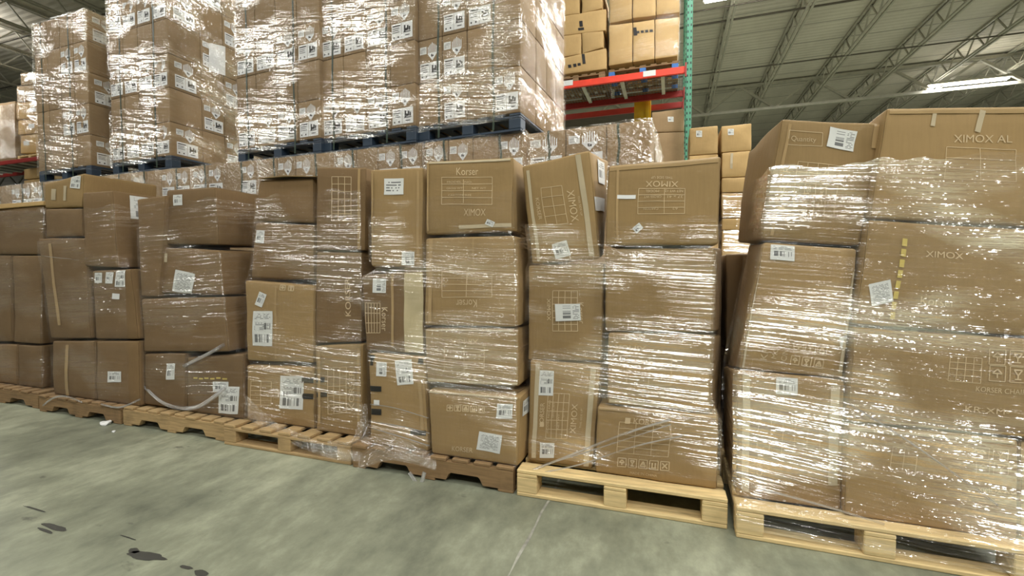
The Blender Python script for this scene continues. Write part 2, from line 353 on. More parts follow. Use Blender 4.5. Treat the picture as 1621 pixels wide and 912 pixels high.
# ------------------------------------------------------------------ pallets
PROTO = {}
def pallet(kind, x0, x1, y0, z0, label, mat, rz=0, depth=1.2, group='wooden pallets of the front row', h=.142):
    t = empty('pallet', (x0, y0, z0), rz); tag(t, label, 'pallet', group); w = x1 - x0
    def part(nm, a, b, bev=.004): mb = MB(); mb.box(a, b, bev); return mb.build(nm, M[mat], t)
    if kind == 'block':
        bw = .105
        for i in range(3):
            xa = (w - bw) * i / 2
            for j in range(3):
                ya = (depth - bw) * j / 2; part('block', (xa, ya, .02), (xa + bw, ya + bw, h - .04))
            part('bottom_board', (xa, .004, 0), (xa + bw, depth - .004, .02)) if 0 else None
        for j in range(3):
            ya = (depth - bw) * j / 2; part('bottom_board', (0, ya, 0), (w, ya + bw, .021))
            part('stringer_board', (0, ya, h - .041), (w, ya + bw, h - .021))
        n = 7; dw = .1
        for i in range(n): xa = (w - dw) * i / (n - 1); part('deck_board', (xa, 0, h - .02), (xa + dw, depth, h))
    elif kind == 'blocklong':   # deck boards run along the row
        bw = .11
        for i in range(3):
            xa = (w - bw) * i / 2
            for j in range(3):
                ya = (depth - bw) * j / 2; part('block', (xa, ya, .02), (xa + bw, ya + bw, h - .04))
            part('stringer_board', (xa, 0, h - .041), (xa + bw, depth, h - .021))
        for j in range(3): ya = (depth - .1) * j / 2; part('bottom_board', (0, ya, 0), (w, ya + .1, .021))
        for i in range(8): ya = (depth - .1) * i / 7; part('deck_board', (0, ya, h - .02), (w, ya + .1, h))
    else:                        # notched stringer, deck boards run into the depth
        prof = [(0, .018), (w * .17, .018), (w * .19, .055), (w * .2, .062), (w * .36, .062), (w * .37, .055), (w * .39, .018), (w * .61, .018), (w * .63, .055), (w * .64, .062), (w * .8, .062), (w * .81, .055), (w * .83, .018), (w, .018), (w, h - .02), (0, h - .02)]
        for j in range(3):
            ya = (depth - .04) * j / 2; mb = MB(); n = len(prof)
            mb.add([(x, ya, z) for x, z in prof] + [(x, ya + .04, z) for x, z in prof], [list(range(n)), list(range(n, 2 * n))[::-1]] + [[i, (i + 1) % n, n + (i + 1) % n, n + i][::-1] for i in range(n)])
            me = mb.mesh('stringer'); bm = bmesh.new(); bm.from_mesh(me); bmesh.ops.triangulate(bm, faces=[f for f in bm.faces if len(f.verts) > 4]); bmesh.ops.recalc_face_normals(bm, faces=bm.faces[:]); bm.to_mesh(me); bm.free(); link('stringer', me, M[mat], t)
        xs = [0, .135, .27, .405, .54, .675, .81, .925]
        for i in range(8):
            xa = (w - .1) * i / 7; part('deck_board', (xa, random.uniform(-.008, .012), h - .02), (xa + .1, depth, h))
        for i in range(3): xa = (w - .09) * i / 2; part('bottom_board', (xa, 0, 0), (xa + .09, depth, .018))
    return t
# ------------------------------------------------------------------ stretch film wrapped round a load
def hull(pts):
    pts = sorted(set((round(x, 5), round(y, 5)) for x, y in pts))
    if len(pts) < 3: return pts
    def half(ps):
        o = []
        for p in ps:
            while len(o) > 1 and (o[-1][0] - o[-2][0]) * (p[1] - o[-2][1]) - (o[-1][1] - o[-2][1]) * (p[0] - o[-2][0]) <= 0: o.pop()
            o.append(p)
        return o[:-1]
    return half(pts) + half(pts[::-1])
EDG = [(0, 1), (1, 2), (2, 3), (3, 0), (4, 5), (5, 6), (6, 7), (7, 4), (0, 4), (1, 5), (2, 6), (3, 7)]
def wrap(name, label, boxes, ztop, zbot, mat, extra=None, dz=.025, N=260, off=.014, topamp=.03, seed=0, flare=.0, group=None, wave=.006, clampx=None):
    zs = []; z = zbot
    while z < ztop + .05: zs.append(z); z += dz
    allc = [c for b in boxes for c in b]
    cx = (min(c.x for c in allc) + max(c.x for c in allc)) / 2; cy = (min(c.y for c in allc) + max(c.y for c in allc)) / 2; rad = []
    for z in zs:
        P = []
        for b in boxes:
            for i, j in EDG:
                a, c = b[i], b[j]
                if (a.z - z) * (c.z - z) <= 0 and abs(a.z - c.z) > 1e-6: k = (z - a.z) / (c.z - a.z); P.append((a.x + (c.x - a.x) * k, a.y + (c.y - a.y) * k))
        if extra:
            for (za, zb, pts) in extra:
                if za <= z <= zb: P += pts
        H = hull(P); row = []
        if len(H) < 3: rad.append(None); continue
        for k in range(N):
            th = -math.pi / 2 + math.pi + 2 * math.pi * k / N; dx, dy = math.cos(th), math.sin(th); best = .05
            for i in range(len(H)):
                ax, ay = H[i][0] - cx, H[i][1] - cy; bx, by = H[(i + 1) % len(H)][0] - cx, H[(i + 1) % len(H)][1] - cy
                ex, ey = bx - ax, by - ay; den = dx * ey - dy * ex
                if abs(den) < 1e-9: continue
                tt = (ax * ey - ay * ex) / den; ss = (ax * dy - ay * dx) / den
                if tt > 0 and -1e-6 <= ss <= 1 + 1e-6: best = max(best, tt)
            row.append(best)
        rad.append(row)
    last = None
    for i in range(len(rad)):
        if rad[i] is None: rad[i] = last
        last = rad[i]
    for i in range(len(rad) - 1, -1, -1):
        if rad[i] is None: rad[i] = rad[i + 1]
    n = len(zs); sm = []
    for i in range(n):
        row = []
        for k in range(N):
            a = [rad[j][k] for j in range(max(0, i - 4), min(n, i + 5))]; row.append(max(rad[i][k], sum(a) / len(a)))
        sm.append(row)
    mb = MB(); U = [0]
    for k in range(N): U.append(U[-1] + 2 * math.pi / N * (sm[n // 2][k]) * 1.1)
    for i in range(n):
        f = i / (n - 1)
        for k in range(N + 1):
            kk = k % N; th = math.pi / 2 + 2 * math.pi * k / N
            zt = ztop + topamp * noise.noise(Vector((math.cos(th) * 3, math.sin(th) * 3, seed))); z = zbot + (zt - zbot) * f
            q = (z - zs[0]) / dz; i0 = max(0, min(n - 2, int(q))); fr = min(max(q - i0, 0), 1)
            r = sm[i0][kk] * (1 - fr) + sm[i0 + 1][kk] * fr
            p = Vector((cx + r * math.cos(th), cy + r * math.sin(th), z))
            r += off + wave * (1 + noise.noise(p * 6 + Vector((seed, 0, 0)))) * .5 + flare * max(0, .25 - f) * 4 * (.6 + .5 * noise.noise(p * 5))
            x = cx + r * math.cos(th); y = cy + r * math.sin(th)
            if clampx: x = min(max(x, clampx[0]), clampx[1])
            mb.uv[len(mb.v)] = (U[k], z); mb.v.append(Vector((x, y, z)))
    for i in range(n - 1):
        for k in range(N): a = i * (N + 1) + k; mb.f.append([a, a + 1, a + N + 2, a + N + 1])
    o = mb.build(name, M[mat], None, Vector((cx, cy, zbot)), True); tag(o, label, 'plastic wrap', group); return o
def strand(parent, pts, r, name='film_strand', mat='strand'):
    """a twisted rope of film: pts are (px, py, Y)"""
    P = [onY(x, y, Y) for x, y, Y in pts]; Q = []
    for i in range(len(P) - 1):
        for k in range(8):
            t_ = k / 8; a = P[max(i - 1, 0)]; b = P[i]; c = P[i + 1]; d = P[min(i + 2, len(P) - 1)]
            Q.append(.5 * ((2 * b) + (c - a) * t_ + (2 * a - 5 * b + 4 * c - d) * t_ ** 2 + (3 * b - a - 3 * c + d) * t_ ** 3))
    Q.append(P[-1]); mb = MB(); mb.tube(Q, r, 6, .4); o = mb.build(name, M[mat], parent, parent.location.copy(), True); return o

# ------------------------------------------------------------------ room shell
t = NT('grey_concrete'); o = t.obj()
big = t.noise(t.mapping(o, (1.1, .8, 1)), .9, 6, .62); med = t.noise(t.mapping(o, (3, 1.6, 1)), 2.1, 6, .7)
f = t.math('ADD', t.math('MULTIPLY', big, .6), t.math('MULTIPLY', med, .4))
col = t.ramp(f, [(.34, lin(92, 96, 84)), (.5, lin(132, 136, 118)), (.66, lin(176, 180, 158))])
st = t.ramp(t.noise(t.mapping(o, (2.2, 4, 1), (0, 0, .5)), 1.7, 5, .6), [(.66, (0, 0, 0, 1)), (.72, (1, 1, 1, 1))])
col = t.mix(t.math('MULTIPLY', st, .55), col, lin(58, 58, 54))
t.principled(col, .42, Normal=t.bump(med, .15, .01), **{'Specular IOR Level': .4}); M['floor'] = t.m
mb = MB(); mb.add([(-60, -16, 0), (40, -16, 0), (40, 44, 0), (-60, 44, 0)], [(0, 1, 2, 3)]); tag(mb.build('floor', M['floor']), kind='structure')
mb = MB()      # worn joint in the slab, running under the pallets
mb.add([(-.594 + .004 * math.sin(i * 2.3), -3 + i * .12, .0012) for i in range(60)] + [(-.582 + .004 * math.sin(i * 1.7 + 1), -3 + i * .12, .0012) for i in range(60)], [(i, i + 60, i + 61, i + 1) for i in range(59)])
tag(mb.build('trim_1', plain('joint_filler', (150, 150, 140), .7, nvar=.4, nscale=14)), kind='structure')
M['stain'] = plain('rubber_mark', (62, 62, 58), .5)
ZD = 8.62
t = NT('painted_roof_deck'); o = t.obj(); sp = t.n('ShaderNodeSeparateXYZ', inp={0: o})
rib = t.math('FRACT', t.math('MULTIPLY', sp.outputs[1], 1 / .2)); seam = t.math('LESS_THAN', t.math('FRACT', t.math('MULTIPLY', sp.outputs[1], 1 / 1.25)), .045)
col = t.ramp(t.noise(t.mapping(o, (.5, .2, 1)), 1.5, 5, .6), [(.3, lin(190, 184, 170)), (.7, lin(216, 210, 196))])
col = t.mix(t.math('MULTIPLY', seam, .55), col, lin(96, 90, 80))
t.principled(col, .7, Normal=t.bump(t.math('PINGPONG', rib, .5), .6, .04)); M['deck'] = t.m
mb = MB(); mb.add([(-60, -16, ZD), (40, -16, ZD), (40, 44, ZD), (-60, 44, ZD)], [(3, 2, 1, 0)]); tag(mb.build('ceiling', M['deck']), kind='structure')
M['wall'] = plain('old_wall_paint', (150, 140, 120), .8)
mb = MB(); mb.box((-60, 44, 0), (40, 44.2, ZD)); tag(mb.build('wall_back', M['wall']), kind='structure')
mb = MB(); mb.box((40, -16, 0), (40.2, 44, ZD)); tag(mb.build('wall_right', M['wall']), kind='structure')
# open-web joists
ZB = 8.0; xs = [onZ(px, 0, ZB).x for px in (1163, 1282, 1410, 1537)]; JX = xs[0]; JS = (xs[3] - xs[0]) / 3
mb = MB()
for zz in (ZB, ZD - .05):
    for sx in (-.055, .055): mb.bar((sx, 0, zz), (sx, 20, zz), .05, .05)
k = 0
while k * .5 < 19.9:
    y = k * .5; mb.bar((0, y, ZB if k % 2 else ZD - .05), (0, y + .5, ZD - .05 if k % 2 else ZB), .035); k += 1
jm = mb.mesh('joist'); jm.materials.append(M['joist']); tn = 2
for i in range(-14, 15):
    for y0 in (0.6, 20.6):
        x = JX + i * JS
        if y0 > 20 and not (-4 < x < 22 or x < -14): continue
        if y0 < 20 and not (-1 < x < 16 or x < -8): continue
        o = bpy.data.objects.new('trim_%d' % tn, jm); COL.objects.link(o); o.location = (x, y0, 0); tag(o, kind='structure'); tn += 1
for Y in (20.55,):
    mb = MB()
    for zz in (7.55, ZD - .12):
        mb.bar((-50, Y, zz), (35, Y, zz), .16, .1)
    for k in range(68): x = -50 + k * 1.25; mb.bar((x, Y, 7.55 if k % 2 else ZD - .12), (x + 1.25, Y, ZD - .12 if k % 2 else 7.55), .08)
    tag(mb.build('trim_%d' % tn, M['joist']), kind='structure'); tn += 1
M['dpipe'] = plain('dark_pipe', (92, 86, 76), .6)
for Y, z, r in ((8.2, ZB - .02, .022), (10.6, ZB + .25, .03), (13.2, ZB - .02, .022), (14.6, ZB + .3, .03), (17.4, ZB - .02, .022)):
    mb = MB(); mb.tube([(-50, Y, z), (35, Y, z)], r, 8); tag(mb.build('trim_%d' % tn, M['dpipe'], smooth=True), kind='structure'); tn += 1

# ------------------------------------------------------------------ strip lights
def strip_light(c, L, label):
    c = Vector(c); t_ = empty('strip_light', c); tag(t_, label, 'ceiling light', 'strip lights under the roof')
    mb = MB(); mb.box((-L / 2, -.12, .03), (L / 2, .12, .1), .01); mb.build('housing', M['joist'], t_)
    mb = MB(); mb.tube([(-L / 2 + .05, -.06, 0), (L / 2 - .05, -.06, 0)], .03, 10); mb.tube([(-L / 2 + .05, .06, 0), (L / 2 - .05, .06, 0)], .03, 10); mb.build('lamp_tube', M['tube'], t_, smooth=True)
    for sx in (-.4, .4): mb = MB(); mb.bar((sx * L, 0, .1), (sx * L, 0, ZD - c.z), .012); mb.build('hanger', M['joist'], t_)
strip_light(onZ(1531, 131, 7.75), 2.3, 'glowing strip light hanging under the roof above the right-hand boxes')
strip_light(onZ(1196, -13, 7.75), 2.3, 'bright strip light at the top edge above the rack post')
def area(x, y, z, w, l, p, col=(1, .99, .945), rz=0, flip=False):
    d = bpy.data.lights.new('ceiling_or_fill_lamp', 'AREA'); d.shape = 'RECTANGLE'; d.size = w; d.size_y = l; d.energy = p; d.color = col
    o = bpy.data.objects.new('ceiling_or_fill_lamp', d); COL.objects.link(o); o.location = (x, y, z); o.rotation_euler = (math.pi if flip else 0, 0, rz)
#LIGHTS: fixtures at fx, fy; unseen hall lamps; fill lamps added among them
LP = 600
fx = onZ(1196, -13, 7.75); fy = onZ(1531, 131, 7.75)
for (x, y, p, u) in [(2.9, -4.2, .42, .4), (.1, -4.6, .34, .4), (-3.9, -4.8, .26, .4), (-6.6, .4, .18, .4), (-10.6, .4, .2, .4), (-13.6, .4, .28, .4), (9, -2.2, 1.3, .4), (.6, .7, .2, .4),  # last two are fill, added to brighten right-facing box sides
                  (5.5, 3.6, .45, .3), (1.3, 6.1, .55, .15), (-20, 7, .2, 1.2), (fx.x, fx.y, 1.4, .07), (fy.x, fy.y, .6, .03), (9, 8, .8, 0), (14, 13, .8, 0), (4, 17, .8, 0), (-6, 14, .6, .3)]:  # second entry is aisle fill, added to brighten the rack cartons
    area(x, y, 7.68, 2.3, .8, LP * p)
    if u: area(x, y, 7.9, 2.3, .3, LP * .28 * u, flip=True)  # upward twin added to lighten the roof deck
w = bpy.data.worlds.new('hall_air'); S.world = w; w.use_nodes = True; w.node_tree.nodes['Background'].inputs[0].default_value = (1, .98, .9, 1); w.node_tree.nodes['Background'].inputs[1].default_value = .2

# ------------------------------------------------------------------ front row: pallets
pallet('notch', -6.25, -5.16, 2.37, 0, 'dark worn pallet at the left edge of the front row', 'woodd')
pallet('notch', -5.07, -4.03, 2.335, 0, 'dark worn pallet, second from the left in the front row', 'woodd')
pallet('notch', -4.0, -2.94, 2.335, 0, 'brown pallet with slatted deck left of the light wood pallet', 'woodm')
pallet('block', -2.9, -1.845, 2.30, 0, 'light wood block pallet under the film swept to the corner', 'woodm')
pallet('notch', -1.82, -.785, 2.285, 0, 'broken brown pallet left of the newest pale pallet', 'woodd')
pallet('blocklong', -.762, .262, 2.278, 0, 'clean pale pine pallet with two wide openings', 'wood', rz=.012)
pallet('blocklong', .292, 1.36, 2.235, 0, 'film-covered pallet at the right edge of the photo', 'wood')

# ------------------------------------------------------------------ front row: boxes (px of the front face TL, TR, BR, BL)
ZP = .144
def pal0():
    c = carton
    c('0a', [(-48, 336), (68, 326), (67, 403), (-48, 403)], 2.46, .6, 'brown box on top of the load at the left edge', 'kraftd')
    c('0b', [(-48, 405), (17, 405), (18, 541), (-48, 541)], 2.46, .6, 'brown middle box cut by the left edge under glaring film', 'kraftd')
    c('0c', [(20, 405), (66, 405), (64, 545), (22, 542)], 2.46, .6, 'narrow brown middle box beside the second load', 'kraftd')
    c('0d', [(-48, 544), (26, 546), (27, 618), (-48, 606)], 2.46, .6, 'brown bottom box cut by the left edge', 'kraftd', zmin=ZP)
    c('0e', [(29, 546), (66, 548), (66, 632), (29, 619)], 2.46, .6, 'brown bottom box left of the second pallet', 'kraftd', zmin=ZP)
    # pale board sheet lying on the load
    bx, o = c('0s', [(-48, 327), (69, 318), (69, 324.5), (-48, 334.5)], 2.45, .62, 'flattened pale cardboard sheet on the leftmost load', 'kraft2', name='cardboard_sheet', r=.004, bulge=0, amp=.003, group='loose cardboard'); o['category'] = 'cardboard'
    wrap('stretch_film', 'dull clear film round the load at the left edge', [CART[k][0].c for k in ('0a', '0b', '0c', '0d', '0e')], onY(40, 333, 2.46).z, .06, 'filmB', seed=1, clampx=(-9, -5.11))
def pal1():
    c = carton
    bx, o = c('1a', [(71, 291), (133, 274), (130, 328), (71, 330)], 2.40, .56, 'open tan box at the back top with a white label over its edge', 'kraft', bulge=.002)
    front_patch(bx, o, 'shipping_label', M['p_ship'], 121, 288, 15, 20, 5); front_patch(bx, o, 'small_label', M['wtape'], 86, 308, 7, 17, 3); front_patch(bx, o, 'small_label', M['wtape'], 104, 306, 5, 24, 2)
    bx, o = c('1b', [(131, 305), (178, 301.5), (186, 424), (134, 421)], 2.38, .52, 'tall box with a white label on its lit right side', 'kraftd')
    side_patch(bx, o, 'shipping_label', M['p_ship'], .22, .8, .66, .97)
    bx, o = c('1h', [(72, 331), (130, 330), (131, 374), (72, 376)], 2.40, .34, 'hazy film-covered box left of the labelled tall box', 'kraftd')
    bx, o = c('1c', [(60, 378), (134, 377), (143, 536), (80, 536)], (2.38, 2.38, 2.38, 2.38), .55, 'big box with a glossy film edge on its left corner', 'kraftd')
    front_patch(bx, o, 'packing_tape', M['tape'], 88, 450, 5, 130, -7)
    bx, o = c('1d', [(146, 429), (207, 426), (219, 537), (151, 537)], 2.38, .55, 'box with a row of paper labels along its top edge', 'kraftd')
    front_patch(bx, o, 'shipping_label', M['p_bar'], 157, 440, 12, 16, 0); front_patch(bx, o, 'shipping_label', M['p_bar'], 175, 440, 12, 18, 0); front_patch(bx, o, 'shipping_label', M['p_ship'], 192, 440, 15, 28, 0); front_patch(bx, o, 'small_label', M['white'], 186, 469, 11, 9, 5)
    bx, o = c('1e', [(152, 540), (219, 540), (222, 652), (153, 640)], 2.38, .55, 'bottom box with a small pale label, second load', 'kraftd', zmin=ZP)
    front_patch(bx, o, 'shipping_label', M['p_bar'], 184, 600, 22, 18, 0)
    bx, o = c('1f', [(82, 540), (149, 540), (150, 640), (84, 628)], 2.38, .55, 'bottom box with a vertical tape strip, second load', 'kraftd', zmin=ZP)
    front_patch(bx, o, 'packing_tape', M['tape'], 108, 590, 5, 88, 0)
    o = wrap('stretch_film', 'dull film round the second load from the left', [CART[k][0].c for k in ('1b', '1h', '1c', '1d', '1e', '1f')], onY(120, 331, 2.4).z, .1, 'filmB', seed=2, flare=.012, clampx=(-5.12, -3.99))
    strand(o, [(66, 405, 2.36), (90, 408, 2.35), (110, 410, 2.35), (125, 412, 2.35)], [.002] * 25); strand(o, [(68, 642, 2.33), (85, 630, 2.31), (105, 628, 2.3), (130, 637, 2.31)], .008); strand(o, [(160, 640, 2.32), (190, 645, 2.31), (222, 632, 2.32)], .007)
def pal2():
    c = carton
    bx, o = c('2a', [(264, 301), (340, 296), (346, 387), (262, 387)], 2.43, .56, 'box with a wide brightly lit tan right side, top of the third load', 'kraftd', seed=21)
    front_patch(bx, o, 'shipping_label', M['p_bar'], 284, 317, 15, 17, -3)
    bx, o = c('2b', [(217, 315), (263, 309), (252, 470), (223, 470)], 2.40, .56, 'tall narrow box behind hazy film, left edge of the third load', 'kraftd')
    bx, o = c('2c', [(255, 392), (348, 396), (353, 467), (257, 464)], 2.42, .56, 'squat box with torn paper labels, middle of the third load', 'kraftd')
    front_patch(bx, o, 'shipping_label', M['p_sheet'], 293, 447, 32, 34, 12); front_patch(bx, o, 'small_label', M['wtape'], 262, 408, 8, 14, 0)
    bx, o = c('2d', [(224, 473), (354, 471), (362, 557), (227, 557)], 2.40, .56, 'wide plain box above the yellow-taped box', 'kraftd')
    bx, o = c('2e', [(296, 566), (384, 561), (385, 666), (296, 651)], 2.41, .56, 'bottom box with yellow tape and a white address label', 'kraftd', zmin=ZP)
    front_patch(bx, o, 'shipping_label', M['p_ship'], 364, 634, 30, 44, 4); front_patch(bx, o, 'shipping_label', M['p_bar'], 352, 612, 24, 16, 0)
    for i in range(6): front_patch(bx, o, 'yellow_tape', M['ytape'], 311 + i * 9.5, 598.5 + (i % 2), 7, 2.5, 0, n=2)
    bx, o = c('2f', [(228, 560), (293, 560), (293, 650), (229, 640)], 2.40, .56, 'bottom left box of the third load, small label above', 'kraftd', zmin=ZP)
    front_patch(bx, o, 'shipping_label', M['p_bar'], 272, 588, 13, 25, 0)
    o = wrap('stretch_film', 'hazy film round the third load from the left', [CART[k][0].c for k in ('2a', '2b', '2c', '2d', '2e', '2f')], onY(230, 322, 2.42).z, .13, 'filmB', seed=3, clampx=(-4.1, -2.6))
    strand(o, [(290, 580, 2.40), (330, 560, 2.39), (356, 545, 2.40)], .013); strand(o, [(226, 610, 2.42), (262, 640, 2.36), (310, 645, 2.36), (356, 615, 2.37)], .015)
def pal3():
    c = carton
    bx, o = c('3a', [(410, 285), (496, 282), (497.3, 353), (405, 350)], 2.46, .56, 'box with its torn lid gaping, top left of the fourth load', 'kraftd', seed=31)
    mb = MB(); P = [onY(408, 283, 2.44), onY(450, 279, 2.43), onY(499, 280, 2.44)]
    for p in P: mb.v += [p, p + Vector((0, .3, .035)), p + Vector((0, .3, .041)), p + Vector((0, 0, .006))]
    for i in range(2):
        a = i * 4; mb.f += [[a + k, a + (k + 1) % 4, a + 4 + (k + 1) % 4, a + 4 + k] for k in range(4)]
    mb.f += [[0, 1, 2, 3], [8, 11, 10, 9]]; mb.build('lid_flap', M['kraft'], o, o.location.copy())
    bx, o = c('3b', [(403.6, 353), (497.4, 356), (497.4, 443), (398, 440)], 2.45, .56, 'box with a small pale sticker, second layer of the fourth load', 'kraftd')
    front_patch(bx, o, 'small_label', M['p_bar'], 413, 375, 14, 20, 3)
    bx, o = c('3c', [(388, 444), (497.4, 453), (496, 574.5), (391, 571.5)], 2.42, .58, 'box with a tall white document pouch on its left half', 'kraft')
    front_patch(bx, o, 'shipping_label', M['p_ship'], 418, 520, 32, 55, 1); front_patch(bx, o, 'small_label', M['p_bar'], 415, 474, 13, 22, 22); front_patch(bx, o, 'packing_tape', M['tape'], 439, 512, 3, 112, 0)
    printing(bx, o, [('i', 456, 456, 26, 9, 2, 3)], M['print'])
    bx, o = c('3d', [(390, 578), (497.4, 582), (497.4, 682), (392, 671)], 2.42, .58, 'bottom box with a large white address label and black tape', 'kraft', zmin=ZP)
    front_patch(bx, o, 'shipping_label', M['p_ship'], 464, 623, 36, 55, 2); front_patch(bx, o, 'black_tape', M['btape'], 488, 603, 16, 9, 2, n=2); front_patch(bx, o, 'black_tape', M['btape'], 488, 629, 16, 9, 2, n=2)
    front_patch(bx, o, 'packing_tape', M['tape'], 443, 584, 104, 6, 2)
    printing(bx, o, [('t', 'H', 455, 625, 6, 9, 0)], M['black'], .0045)
    printing(bx, o, [('g', 415, 625, 34, 40, 5, 2, 1)], M['print'])
    bx, o = c('3e', [(501, 265), (580, 265), (577, 396.5), (500, 396.5)], 2.42, .5, 'tall box at the top right of the fourth load, taped edge', 'kraftd')
    front_patch(bx, o, 'packing_tape', M['tape'], 569, 331, 4, 128, .5); printing(bx, o, [('g', 542, 315, 30, 70, 6, 3, 0)], M['print'])
    bx, o = c('3f', [(500, 399), (573, 400), (572, 541), (499, 544)], 2.42, .5, 'plain tall box in the middle right of the fourth load', 'kraftd')
    printing(bx, o, [('t', 'KORSER', 552, 470, 60, 8, -90)], M['print'])
    bx, o = c('3g', [(499, 548), (575, 545), (573, 712), (501, 690)], 2.40, .5, 'bottom right box of the fourth load with crumpled film at its foot', 'kraft', zmin=ZP)
    front_patch(bx, o, 'packing_tape', M['tape'], 506, 615, 4, 130, 0); front_patch(bx, o, 'packing_tape', M['tape'], 568, 622, 4, 140, 0)
    front_patch(bx, o, 'black_tape', M['btape'], 507, 605, 16, 9, 3, n=2); front_patch(bx, o, 'black_tape', M['btape'], 509, 630, 20, 8, 3, n=2)
    printing(bx, o, [('t', 'KORSER', 558, 625, 70, 8, -90), ('g', 535, 625, 30, 80, 5, 3, 0)], M['print'])
    o = wrap('stretch_film', 'clear film round the fourth load, swept down to its right corner', [CART[k][0].c for k in ('3a', '3b', '3c', '3d', '3e', '3f', '3g')], onY(450, 308, 2.45).z, .15, 'filmE', seed=4, clampx=(-2.93, -1.835))
    for q in range(0, 4, 1): strand(o, [(388, 628 + q * 9, 2.38), (430, 668 + q * 6, 2.34), (480, 692 + q * 5, 2.3), (530, 712 + q * 4, 2.28), (572, 718 + q * 3, 2.29)], .016, mat='filmD')
    strand(o, [(575, 640, 2.37), (577, 680, 2.34), (574, 712, 2.3), (560, 725, 2.28)], .03, mat='filmD'); strand(o, [(572, 668, 2.36), (560, 700, 2.31), (520, 704, 2.29)], .025, mat='filmD')
def pal4():
    c = carton
    bx, o = c('4a', [(585.5, 268.5), (671, 265), (670, 424), (588, 422)], 2.36, .56, 'tall box with a white sticker near its top edge, fifth load', 'kraft')
    front_patch(bx, o, 'shipping_label', M['p_small'], 624.5, 295, 31, 25, 0); front_patch(bx, o, 'shipping_label', M['p_side'], 647.5, 409, 20, 22, 2); front_patch(bx, o, 'packing_tape', M['tape'], 663, 345, 4, 150, 0); front_patch(bx, o, 'packing_tape', M['tape'], 590, 345, 3, 145, 0)
    bx, o = c('4b', [(674, 255), (812, 249), (811, 366), (674, 372)], 2.34, .5, 'box lettered Korser with a printed table, top of the fifth load', 'kraft')
    printing(bx, o, [('t', 'Korser', 742, 271, 34, 12, 0), ('g', 741, 302, 79, 43, 4, 1, 0), ('l', (736, 284), (736, 322), .9), ('t', 'XIMOX', 754, 336, 34, 11, 0), ('t', 'MODEL  NO.', 730, 288, 40, 3, 0), ('t', 'GROSS WT', 722, 298, 26, 3, 0), ('t', 'NET WT', 760, 298, 22, 3, 0), ('t', 'CARTON SIZE', 730, 309, 36, 3, 0)], M['print'])
    front_patch(bx, o, 'packing_tape', M['wtape'], 742, 254.5, 132, 5, -2); front_patch(bx, o, 'packing_tape', M['wtape'], 770, 358, 80, 6, -2); front_patch(bx, o, 'small_label', M['p_bar'], 778, 354, 13, 9, 25, off=.005); front_patch(bx, o, 'packing_tape', M['tape'], 678, 312, 3, 108, 0)
    bx, o = c('4c', [(673, 378), (815, 373), (818, 518), (672, 515)], 2.33, .5, 'film-streaked box between the two lettered boxes, fifth load', 'kraft')
    front_patch(bx, o, 'packing_tape', M['tape'], 682, 445, 6, 132, 0); front_patch(bx, o, 'packing_tape', M['tape'], 752, 404, 3, 50, 0); printing(bx, o, [('t', 'Korser', 742, 480, 34, 12, 180), ('g', 742, 450, 80, 40, 4, 2, 0)], M['print'])
    bx, o = c('4d', [(672, 520), (816, 521), (821, 612), (675, 606)], 2.33, .5, 'box lettered Korser upside down, fifth load', 'kraft')
    printing(bx, o, [('t', 'Korser', 739.5, 596, 33, 11, 181), ('g', 738, 569, 64, 40, 5, 1, 1), ('l', (738, 550), (738, 588), .9), ('t', 'XIMOX', 738, 541, 44, 8, 180)], M['print'])
    front_patch(bx, o, 'packing_tape', M['wtape'], 742, 521, 140, 6, 1); front_patch(bx, o, 'packing_tape', M['wtape'], 748, 605, 142, 5, 2.5)
    bx, o = c('4e', [(678, 617), (826, 628), (821, 740), (682, 724)], 2.31, .5, 'bottom box with two white labels on its right half, fifth load', 'kraft', zmin=ZP)
    front_patch(bx, o, 'shipping_label', M['p_bar'], 801, 651, 24, 24, 2); front_patch(bx, o, 'shipping_label', M['p_sheet'], 777.5, 702, 36, 30, 9); side_patch(bx, o, 'shipping_label', M['p_bar'], .04, .3, .7, .92)
    front_patch(bx, o, 'packing_tape', M['wtape'], 750, 624, 140, 6, 4.5); printing(bx, o, [('i', 740, 648, 62, 11, 5, 2), ('t', 'THIS SIDE UP', 740, 634, 40, 3, 3), ('t', 'KORSER', 735, 715, 34, 8, 3)], M['print'])
    bx, o = c('4f', [(572, 436), (671, 429), (671, 561), (579, 555)], 2.345, .52, 'box with a pale board panel on its right side, fifth load', 'kraftd')
    front_patch(bx, o, 'pale_panel', M['panel'], 656, 495, 28, 128, 0); front_patch(bx, o, 'shipping_label', M['p_side'], 602, 452, 22, 22, 2); front_patch(bx, o, 'packing_tape', M['tape'], 623, 490, 4, 118, 0)
    printing(bx, o, [('t', 'Korser', 610, 505, 38, 9, 90), ('g', 591, 503, 24, 48, 3, 5, 0)], M['print'])
    bx, o = c('4g', [(584, 560), (671, 566), (679, 722), (586, 708)], 2.325, .52, 'bottom box with black tape patches and two white labels, fifth load', 'kraft', zmin=ZP)
    front_patch(bx, o, 'shipping_label', M['p_side'], 606, 585, 17, 23, 2); front_patch(bx, o, 'shipping_label', M['p_ship'], 642, 590, 25, 40, -6)
    for x, y, w_, h_ in ((590, 564, 9, 10), (667, 571, 9, 12), (590, 571, 5, 16), (596, 617, 19, 9), (596, 655, 18, 10), (663, 690, 24, 8)): front_patch(bx, o, 'black_tape', M['btape'], x, y, w_, h_, 3, n=2, off=.004)
    front_patch(bx, o, 'small_label', M['white'], 597, 640, 10, 9, 3); front_patch(bx, o, 'packing_tape', M['tape'], 667, 640, 5, 130, -3)
